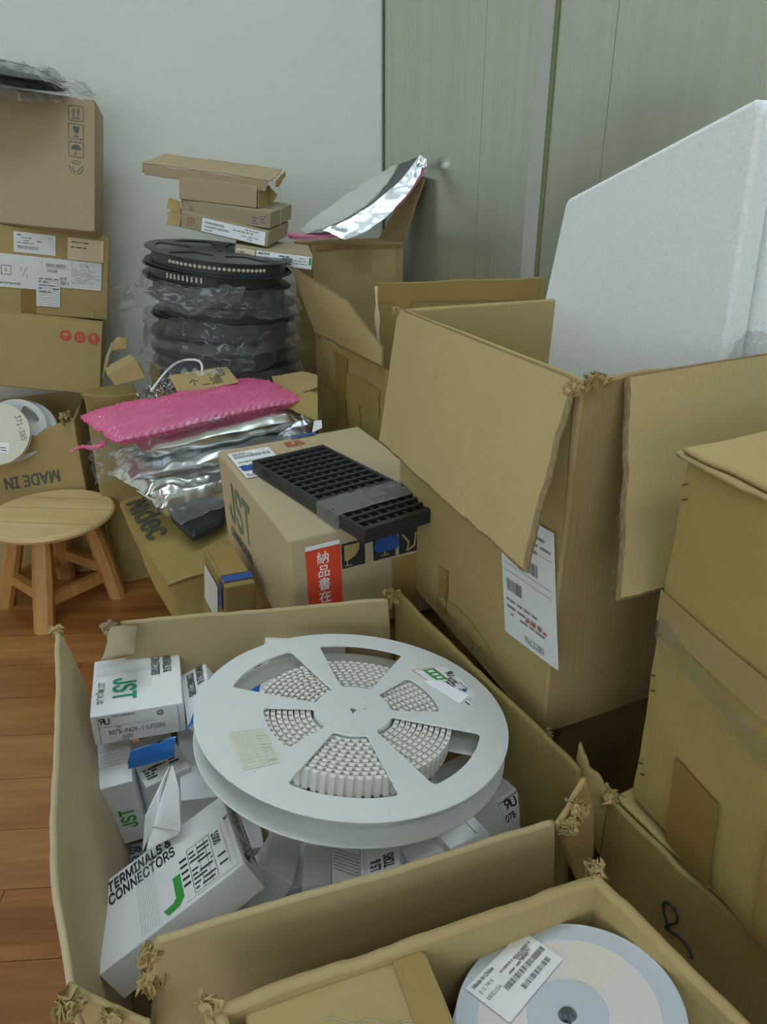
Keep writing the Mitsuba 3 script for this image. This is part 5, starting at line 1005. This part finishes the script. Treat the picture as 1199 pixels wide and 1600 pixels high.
ink(k, F, [text('1000', .008, w * .855, h * .58, sx=.7, rot=-90, bold=True), rect_outline(w * .67, h * .05, w * .84, h * .60, .0005), bars([(w * .74, h * .05, w * .743, h * .6), (w * .795, h * .05, w * .798, h * .6), (w * .67, h * .24, w * .84, h * .243), (w * .67, h * .42, w * .84, h * .423), (w * .93, h * .08, w * .932, h * .6)]), lines(w * .68, h * .07, w * .83, h * .58, .0065, 111, .35), lines(w * .86, h * .08, w * .92, h * .3, .006, 112, .4), lines(w * .61, h * .1, w * .66, h * .58, .009, 113, .35), text('4', .008, w * .95, h * .66, sx=.8, rot=-60)], eps=.0016)
Fr2 = H.face('r'); w, h = Fr2.w, Fr2.h
lk = part(k, 'end_label', sheet(Fr2, .003, .003, w - .003, h - .002, .0012, (4, 4)), 'paper', True)
ink(k, Fr2, [ul_mark(.012, w * .10, h * .55, 10), lines(w * .25, h * .1, w * .95, h * .9, .006, 114, .35), stroke([(w * .93 + .004 * math.cos(t), h * .5 + .004 * math.sin(t)) for t in np.linspace(0, 6, 18)], .0009)], eps=.0016); ink(k, Fr2, lines(w * .4, h * .3, w * .9, h * .45, .006, 115, .35), 'ink_red', eps=.0018)
for nm, ps, lab in (('J14', (V(-0.1786, 0.5791, 0.219), np.array([[0.8706, 0.0293, 0.4911], [-0.106, 0.9859, 0.1292], [-0.4804, -0.1646, 0.8614]]), V(0.0392, 0.0703, 0.09)), 'open grey-white box below the front of the big reel'), ('J15', (V(-0.0804, 0.5503, 0.2075), np.array([[0.9938, -0.0333, -0.1061], [0.0549, 0.9767, 0.2075], [0.0967, -0.212, 0.9725]]), V(0.0332, 0.0702, 0.09)), 'white box standing left of the striped box, under the reel'), ('J11', (V(0.0415, 0.5141, 0.2806), np.array([[0.9468, -0.2702, -0.1748], [0.314, 0.8946, 0.318], [0.0704, -0.356, 0.9318]]), V(0.0435, 0.0383, 0.09)), 'small blank white box left of its twin, at the front wall under the reel'), ('J12', (V(0.089, 0.5118, 0.3048), np.array([[0.9168, -0.3024, -0.2607], [0.3741, 0.8788, 0.2962], [0.1396, -0.3691, 0.9189]]), V(0.0443, 0.0397, 0.09)), 'small blank white box right of its twin, beside the UL-labelled box')):
    H, k = jbox(lab, ps, 'paper_gray' if nm in ('J14', 'J15') else 'paper')
    if nm == 'J12': part(k, 'seam', H.face('t').put(bars([(H.d[0] * .72, .001, H.d[0] * .735, H.d[1] - .001)]), .0009), 'ink_gray')
H, k = jbox('white box with slanting stripes and letters, under the front of the big reel', (V(-0.04, 0.5177, 0.2487), np.array([[0.9867, -0.0743, -0.1443], [0.1043, 0.9715, 0.213], [0.1244, -0.2253, 0.9663]]), V(0.0317, 0.068, 0.09)), 'paper'); F = H.face('t')
ink(k, F, cat([stroke([(.002, y_ + .022), (F.w - .002, y_)], .0006) for y_ in np.arange(.004, F.h - .026, .0055)]), 'ink_faded_green')
F = H.face('f'); ink(k, F, pinstripes(.003, .02, F.w - .003, F.h - .004, 6, False), 'ink_stripe')
H, k = jbox('white box with upright black letters, under the front of the big reel', (V(0.0038, 0.4897, 0.2889), np.array([[0.9559, -0.0453, -0.2901], [0.1381, 0.9412, 0.3083], [0.2591, -0.3348, 0.906]]), V(0.0408, 0.0688, 0.09)), 'paper'); F = H.face('t')
ink(k, F, [text('LS &', .0105, F.w * .52, .003, sx=.62, rot=90, bold=True), text('TORS', .0105, F.w * .86, .003, sx=.62, rot=90, bold=True)]); ink(k, F, pinstripes(.003, .002, F.w * .2, F.h - .004, 3), 'ink_stripe')
H, k = jbox('white box with a UL label reading 807, right under the big reel', (V(0.1325, 0.6174, 0.2994), np.array([[0.8414, -0.375, -0.3891], [0.4512, 0.8838, 0.124], [0.2974, -0.2798, 0.9128]]), V(0.0472, 0.0398, 0.0525))); F = H.face('f'); w, h = F.w, F.h
part(k, 'paper_label', sheet(F, w * .04, h * .30, w * .97, h * .97, .0012), 'paper', True)
ink(k, F, [ul_mark(.0115, w * .52, h * .70, 0), bars([(w * .06, h * .32, w * .075, h * .95), (w * .06, h * .93, w * .96, h * .945)]), text('B07B', .0085, w * .32, h * .42, sx=.6, bold=True), lines(w * .1, h * .55, w * .45, h * .9, .006, 116, .35)], eps=.0016)
H, k = jbox('white box with small barcode label, seen through a rear window of the big reel', (V(-0.1338, 0.7319, 0.3307), np.array([[0.9722, -0.036, -0.2313], [0.065, 0.9908, 0.119], [0.2249, -0.1307, 0.9656]]), V(0.0453, 0.052, 0.09))); F = H.face('r'); ink(k, H.face('t'), barcode(H.d[0] * .45, .006, H.d[0] * .95, H.d[1] * .8, 117, .001))
H, k = jbox('white box lying against the back wall of the carton behind the big reel', (V(-0.1595, 0.781, 0.363), np.array([[0.9179, -0.3583, 0.1707], [0.3451, 0.9329, 0.1026], [-0.196, -0.0352, 0.98]]), V(0.1042, 0.0316, 0.09))); ink(k, H.face('f'), text('JST', .02, H.d[0] * .72, .02, sx=.7, bold=True))
H, k = jbox('white box with small company print, seen through the right window of the big reel', (V(0.057, 0.647, 0.267), np.array([[0.9688, -0.078, -0.2353], [0.0818, 0.9966, 0.0066], [0.234, -0.0256, 0.9719]]), V(0.0332, 0.0591, 0.09))); F = H.face('t'); ink(k, F, text('J.S.T. Mfg. Co., Ltd.', .009, F.w * .55, .002, sx=.5, rot=75)); ink(k, F, text('JST', .02, F.w * .15, .006, sx=.6, rot=75, bold=True), 'ink_green')
H, k = jbox('grey-striped white box at the right window of the big reel', (V(0.1047, 0.6084, 0.299), np.array([[0.888, -0.0933, -0.4502], [0.1891, 0.9666, 0.1728], [0.419, -0.2386, 0.8761]]), V(0.048, 0.0491, 0.09)), 'paper_gray'); ink(k, H.face('t'), pinstripes(.003, .003, H.d[0] - .003, H.d[1] - .003, 7), 'ink_stripe')
# lower layer, glimpsed between them
g = np.random.default_rng(77); e1 = nrm(jfr - jfl); e2 = nrm(jfl - jbl) * -1
for i in range(4):
    for j in range(5):
        c = jfl + e1 * (.030 + .068 * i) + e2 * (.030 + .072 * j) + up(.197)
        if abs(c[0]) > .40: continue
        zz = .045 + .012 * g.random(); yaw = math.radians(18 + g.normal() * 4); R = np.array([[math.cos(yaw), -math.sin(yaw), 0], [math.sin(yaw), math.cos(yaw), 0], [0, 0, 1]])
        k = thing('connector_box', 'white box in the shaded lower layer of the open carton, under other boxes', 'box', 'lower layer of white boxes'); part(k, 'body', PB((c, R, V(.058, .062, zz))).mesh(r=.002, n=(2, 2, 2)), 'paper', True)
kb_ = thing('blue_film', 'shiny blue plastic film folded between the white boxes', 'plastic film')
film_sheet(lambda u, v: V(-0.2815, 0.6436, 0.418) + (V(-0.2347, 0.664, 0.42) - V(-0.2815, 0.6436, 0.418)) * u[..., None] + V(-.002, -.006, -.022) * v[..., None] + V(0, .0, .006) * np.sin(v * 3.1)[..., None], (24, 10), 'blue_plastic', kb_, 'film_fold', .003, 91, .02)
film_sheet(lambda u, v: V(-0.2295, 0.6864, 0.41) + (V(-0.2135, 0.7499, 0.437) - V(-0.2295, 0.6864, 0.41)) * u[..., None] + V(.040, -.002, .0) * v[..., None] * (.5 + .5 * u[..., None]) + V(0, .004, .006) * np.sin(v * 3.1)[..., None], (20, 10), 'blue_plastic', kb_, 'film_fold', .003, 92, .02)
film_sheet(lambda u, v: V(-0.1826, 0.7675, 0.4) + (V(-0.1375, 0.7649, 0.4) - V(-0.1826, 0.7675, 0.4)) * u[..., None] + V(.004, .022, .004) * v[..., None], (14, 8), 'blue_plastic', kb_, 'film_fold', .003, 93, .02)

# the big white reel
RC, RNn = V(-.0321, .6349, .4813), V(.0982, .0931, 1); RR = .165; RWd = .030
krl = thing('component_reel', 'big white reel wound with component tape, lying on the white boxes', 'reel')
Rm = frame(RNn, (1, 0, 0)); wl = [(28, .25, .57), (88, .27, .82), (148, .25, .82), (208, .25, .57), (268, .27, .82), (328, .25, .82)]
fp = flange_poly(RR, .0, wl, half=22, rnd=.0045)
keyh = unary_union([Point(0, 0).buffer(.0032), sbox(-.0008, -.0065, .0008, 0), Point(.012, .004).buffer(.0012)])
Pu = bevel_plate(fp.difference(keyh), .0022); part(krl, 'flange', moved(Pu, Rm, RC - Rm[:, 2] * .0022), 'reel_white', label='upper flange with six windows')
part(krl, 'flange', moved(bevel_plate(flange_poly(RR, 0, wl, half=22, rnd=.0045), .0022), Rm, RC - Rm[:, 2] * RWd), 'reel_cream' if False else 'reel_white')
part(krl, 'hub', moved(extr(ringpoly(.042, .006), RWd - .0044, .0022), Rm, RC - Rm[:, 2] * RWd), 'reel_white')
pk, rb_ = [], []
for i, r in enumerate(np.arange(.0455, .1035, .0062)):
    n_ = int(2 * math.pi * r / .0084)
    ro, ri = r + .0008, r - .0004
    rb_.append(extr(ringpoly(ro, ri, 96), RWd - .0075, .0035))
    for j in range(n_):
        t = 2 * math.pi * (j + .5 * (i % 2)) / n_; b = trimesh.creation.box(extents=(.0042, .0052, RWd - .0085)); b.apply_translation((r + .0022, 0, RWd / 2)); Rz = trimesh.transformations.rotation_matrix(t, (0, 0, 1)); b.apply_transform(Rz); pk.append(b)
part(krl, 'carrier_tape', moved(cat(rb_), Rm, RC - Rm[:, 2] * RWd), 'tape_rib', label='wound component tape'); part(krl, 'tape_pockets', moved(cat(pk), Rm, RC - Rm[:, 2] * RWd), 'tape_white', kind='stuff')
def RQ(*pts): return Quad(*[RC + Rm @ V(RR * r * math.cos(math.radians(a)), RR * r * math.sin(math.radians(a)), 0) for r, a in pts])
q = RQ((.91, -132), (.70, -125), (.62, -155), (.82, -156)); q = RQ((.90, -131), (.70, -124), (.60, -153), (.82, -155))
lk = part(krl, 'paper_label', sheet(q, 0, 0, q.w, q.h, .0005, (4, 4)), 'reel_cream', True, label='pale gridded paper label')
part(lk, 'print', q.put(cat([bars([(.002, .003 + i * .0048, q.w - .002, .0034 + i * .0048) for i in range(int(q.h / .0048))]), bars([(q.w * f_, .002, q.w * f_ + .0004, q.h - .002) for f_ in (.1, .3, .5, .7)]), lines(q.w * .72, .004, q.w * .95, q.h - .003, .005, 121, .4)]), .0009), 'ink_stripe')
part(krl, 'blue_mark', moved(bevel_plate(Point(.114 * math.cos(math.radians(-171)), .114 * math.sin(math.radians(-171))).buffer(.006), .001), Rm, RC - Rm[:, 2] * (.011)), 'blue_plastic')
q = RQ((.74, 12), (.90, 18), (.93, 46), (.66, 55)); q = RQ((.66, 54), (.745, 13), (.885, 19), (.91, 44))
lk = part(krl, 'paper_label', sheet(q, 0, 0, q.w, q.h, .0006, (6, 6)), 'paper', True, label='white label with a green field and UL mark')
part(lk, 'green_field', sheet(q, .002, q.h * .28, q.w * .40, q.h * .62, .001, (4, 4)), 'ink_leaf', True)
part(lk, 'print', q.put(cat([ul_mark(.0075, q.w * .18, q.h * .78, 0), lines(q.w * .42, q.h * .42, q.w * .8, q.h * .68, .004, 122, .45), lines(q.w * .35, q.h * .75, q.w * .8, q.h * .95, .0035, 123, .3), text('807B', .0055, q.w * .36, q.h * .64, sx=.7)]), .0012), 'ink')
part(lk, 'blue_dot', q.put(extr(Point(q.w * .78, q.h * .72).buffer(.0032), .0002), .0012), 'ink_blue'); part(lk, 'red_rim', q.put(rect_outline(.0005, q.h * .02, q.w * .42, q.h * .62, .0006), .0014), 'ink_red')
part(lk, 'white_letters', q.put(cat([bars([(.006 + .0075 * i, q.h * .36, .0105 + .0075 * i, q.h * .54)]) for i in range(4)]), .0014), 'paper')
part(lk, 'folded_flap', panel(Quad(q(q.w * .30, -.004, .001), q(q.w * .98, -.004, .001), q(q.w * 1.0, q.h * .42, .007), q(q.w * .42, q.h * .28, .004)), .0005, (8, 8)), 'paper', True)
part(lk, 'end_tab', [q.put(extr(Polygon([(q.w * 1.0, q.h * .0), (q.w * 1.14, q.h * .25), (q.w * 1.0, q.h * .42)]), .0003), .0010)], 'paper'); part(lk, 'print', q.put(lines(q.w * 1.01, q.h * .1, q.w * 1.10, q.h * .34, .004, 124, .6), .0016), 'ink')

# ------------------------------------------------------------------ front carton with the grey reel
fBL, fBR, fR2 = V(-.117, .318, 0), V(.168, .422, 0), V(.302, .199, 0); fL2 = fBL + (fR2 - fBR); zf = .5
kfc = open_carton('open carton nearest the camera, holding a grey reel with a barcode label')
def b3(a): return V(a[0], a[1], 0)
sh = .012
board(kfc, 'side_panel', fBR, fBL, fBL + up(zf - .003), fBR + up(zf), 'kraft_light', .009, (50, 16), {'t': .004}, .0, .006, 81)
board(kfc, 'side_panel', fR2, fBR, fBR + up(zf), fR2 + up(zf), 'kraft', .009, (40, 16), {'t': .004}, .0, .004, 82)
board(kfc, 'side_panel', fBL, fL2, fL2 + up(zf - .02), fBL + up(zf - .003), 'kraft', .008, (40, 16), {'t': .008}, 0, .005, 83)
board(kfc, 'side_panel', fL2, fR2, fR2 + up(zf), fL2 + up(zf - .02), 'kraft', .008, (10, 10), None, 0, .004, 84)
crumple(kfc, fBR + up(zf - .002), (.024, .018, .012), 'kraft_light', 85, n=6); crumple(kfc, fBL + up(zf - .004), (.020, .02, .012), 'kraft_light', 86, n=5)
part(kfc, 'rim_layer', panel(Quad(fBL + V(-.006, .002, zf - .06), fBL + (fL2 - fBL) * .4 + V(-.006, 0, zf - .08), fBL + (fL2 - fBL) * .4 + V(-.006, 0, zf - .012), fBL + V(-.006, .003, zf - .006)), .005, (20, 8), {'t': .006}, 87), 'kraft_light', True)
# brown carton in it
fe = nrm(fBR - fBL); fo = nrm(fR2 - fBR)
pA, pB_ = V(-0.0974, 0.3284, 0.485), V(0.0286, 0.3697, 0.485)
cxd = nrm((pB_ - pA)); dn = V(cxd[1], -cxd[0], 0)
Hc = Hexa([[[V(*(pA + dn * .16)[:2], .10), pA + dn * .16], [V(*pA[:2], .10), pA]], [[V(*(pB_ + dn * .16)[:2], .10), pB_ + dn * .16], [V(*pB_[:2], .10), pB_]]])
kin = carton('small taped carton inside the nearest open carton, left of the grey reel', Hc, 'kraft', bulge=.002, rough=.0012, seed=26, n=(14, 10, 8))
seam_tape(kin, Hc, 't', Hc.d[0] * .80, .03, Hc.d[0] * .97, .155, 'brown_tape', h=.0030)
part(kin, 'loose_tape', tube(Hc.face('t')(np.linspace(.05, .105, 16), .125 - .02 * np.linspace(0, 1, 16) + .002 * np.sin(np.arange(16)), .0035), .0011, 5), 'tape_film', True, label='glossy loose tape')
# grey reel
gC, gN, gR = V(.1265, .324, .474), V(-.19, .177, 1), .0775
kg = thing('component_reel', 'translucent grey reel with a long barcode label, in the nearest open carton', 'reel'); Rg = frame(gN, (1, 0, 0))
part(kg, 'flange', moved(bevel_plate(ringpoly(gR, gR * .80), .0016), Rg, gC - Rg[:, 2] * .0016), 'reel_gray', label='bluish flange'); part(kg, 'hub_cap', moved(bevel_plate(ringpoly(gR * .36, .0065), .0016), Rg, gC - Rg[:, 2] * .0016), 'reel_gray'); part(kg, 'flange', moved(bevel_plate(ringpoly(gR, .0065), .0016), Rg, gC - Rg[:, 2] * .013 + V(-.004, 0, 0)), 'reel_gray')
part(kg, 'carrier_tape', moved(extr(ringpoly(gR * .80, gR * .36), .0098, .0026), Rg, gC - Rg[:, 2] * .013), 'tape_pink', label='pale pink wound tape'); part(kg, 'hub', moved(extr(ringpoly(gR * .355, .0065), .0095, .0018), Rg, gC - Rg[:, 2] * .013), 'reel_gray')
sec = Polygon([(0.03 * math.cos(t), .03 * math.sin(t)) for t in np.radians([35, 75])][::-1] + [(.0635 * math.cos(t), .0635 * math.sin(t)) for t in np.radians(np.linspace(35, 75, 9))])
part(kg, 'pale_sector', moved(extr(sec, .0002), Rg, gC - Rg[:, 2] * .0004), 'tape_sector')
part(kg, 'rim_ring', moved(lathe([(gR - .001, -.0005), (gR + .0006, 0), (gR + .0006, .0012), (gR - .001, .0016), (gR - .002, .0006)], 96), Rg, gC - Rg[:, 2] * .0012), 'reel_gray', True)
part(kg, 'hub_mark', moved(extr(unary_union([Point(0, .001).buffer(.0042).intersection(sbox(-.01, 0, .01, .01)), sbox(-.001, -.008, .001, .001)]), .0003), Rg, gC + Rg[:, 2] * .0002), 'ink_faded')
gz = gC[2]
q = Quad(V(0.087, 0.3212, 0.4675), V(0.1334, 0.3665, 0.4683), V(0.1094, 0.3969, 0.4583), V(0.0601, 0.3519, 0.457))
lk = part(kg, 'paper_label', sheet(q, 0, 0, q.w, q.h, .0009, (4, 4)), 'paper', True, label='white barcode label')
W, D_ = q.w, q.h
part(lk, 'print', q.put(cat([barcode(W * .28, D_ * .38, W * .98, D_ * .50, 131, .0006), barcode(W * .42, D_ * .16, W * .90, D_ * .27, 132, .0006), barcode(W * .40, D_ * .70, W * .92, D_ * .75, 133, .0006), text('00002', .0042, W * .86, D_ * .60, sx=-.75, bold=True), text('Made in China', .0032, W * .05, D_ * .86, sx=.75, bold=True), text('2-1 79 5', .003, W * .05, D_ * .70, sx=.8), text('18/11/24', .003, W * .05, D_ * .52, sx=.8), lines(W * .45, D_ * .54, W * .8, D_ * .66, .004, 134, .4), lines(W * .35, D_ * .77, W * .9, D_ * .82, .004, 135, .4), lines(W * .3, D_ * .30, W * .9, D_ * .36, .004, 136, .4), lines(W * .3, D_ * .05, W * .8, D_ * .12, .004, 137, .4)]), .0013), 'ink_gray')
part(kg, 'dot', moved(extr(Point(0, 0).buffer(.0011), .0003), Rg, V(0.0773, 0.3801, 0.4552) + Rg[:, 2] * .0003), 'ink')
reel('grey reel lying under the barcode-labelled one in the nearest open carton', gC - Rg[:, 2] * .0165 + V(-.006, .002, 0), gN, (1, 0, 0), gR, .013, 'reel_gray', gR * .8, 'tape_pink')
kbs = carton('plain small carton under the grey reels', Hexa([[[V(*(gC[:2] + (b3(fe) * sx + b3(fo) * sy)[:2] * .055), z_) for z_ in (.05, .418)] for sy in (1, -1)] for sx in (-1, 1)]), 'kraft', seed=28)
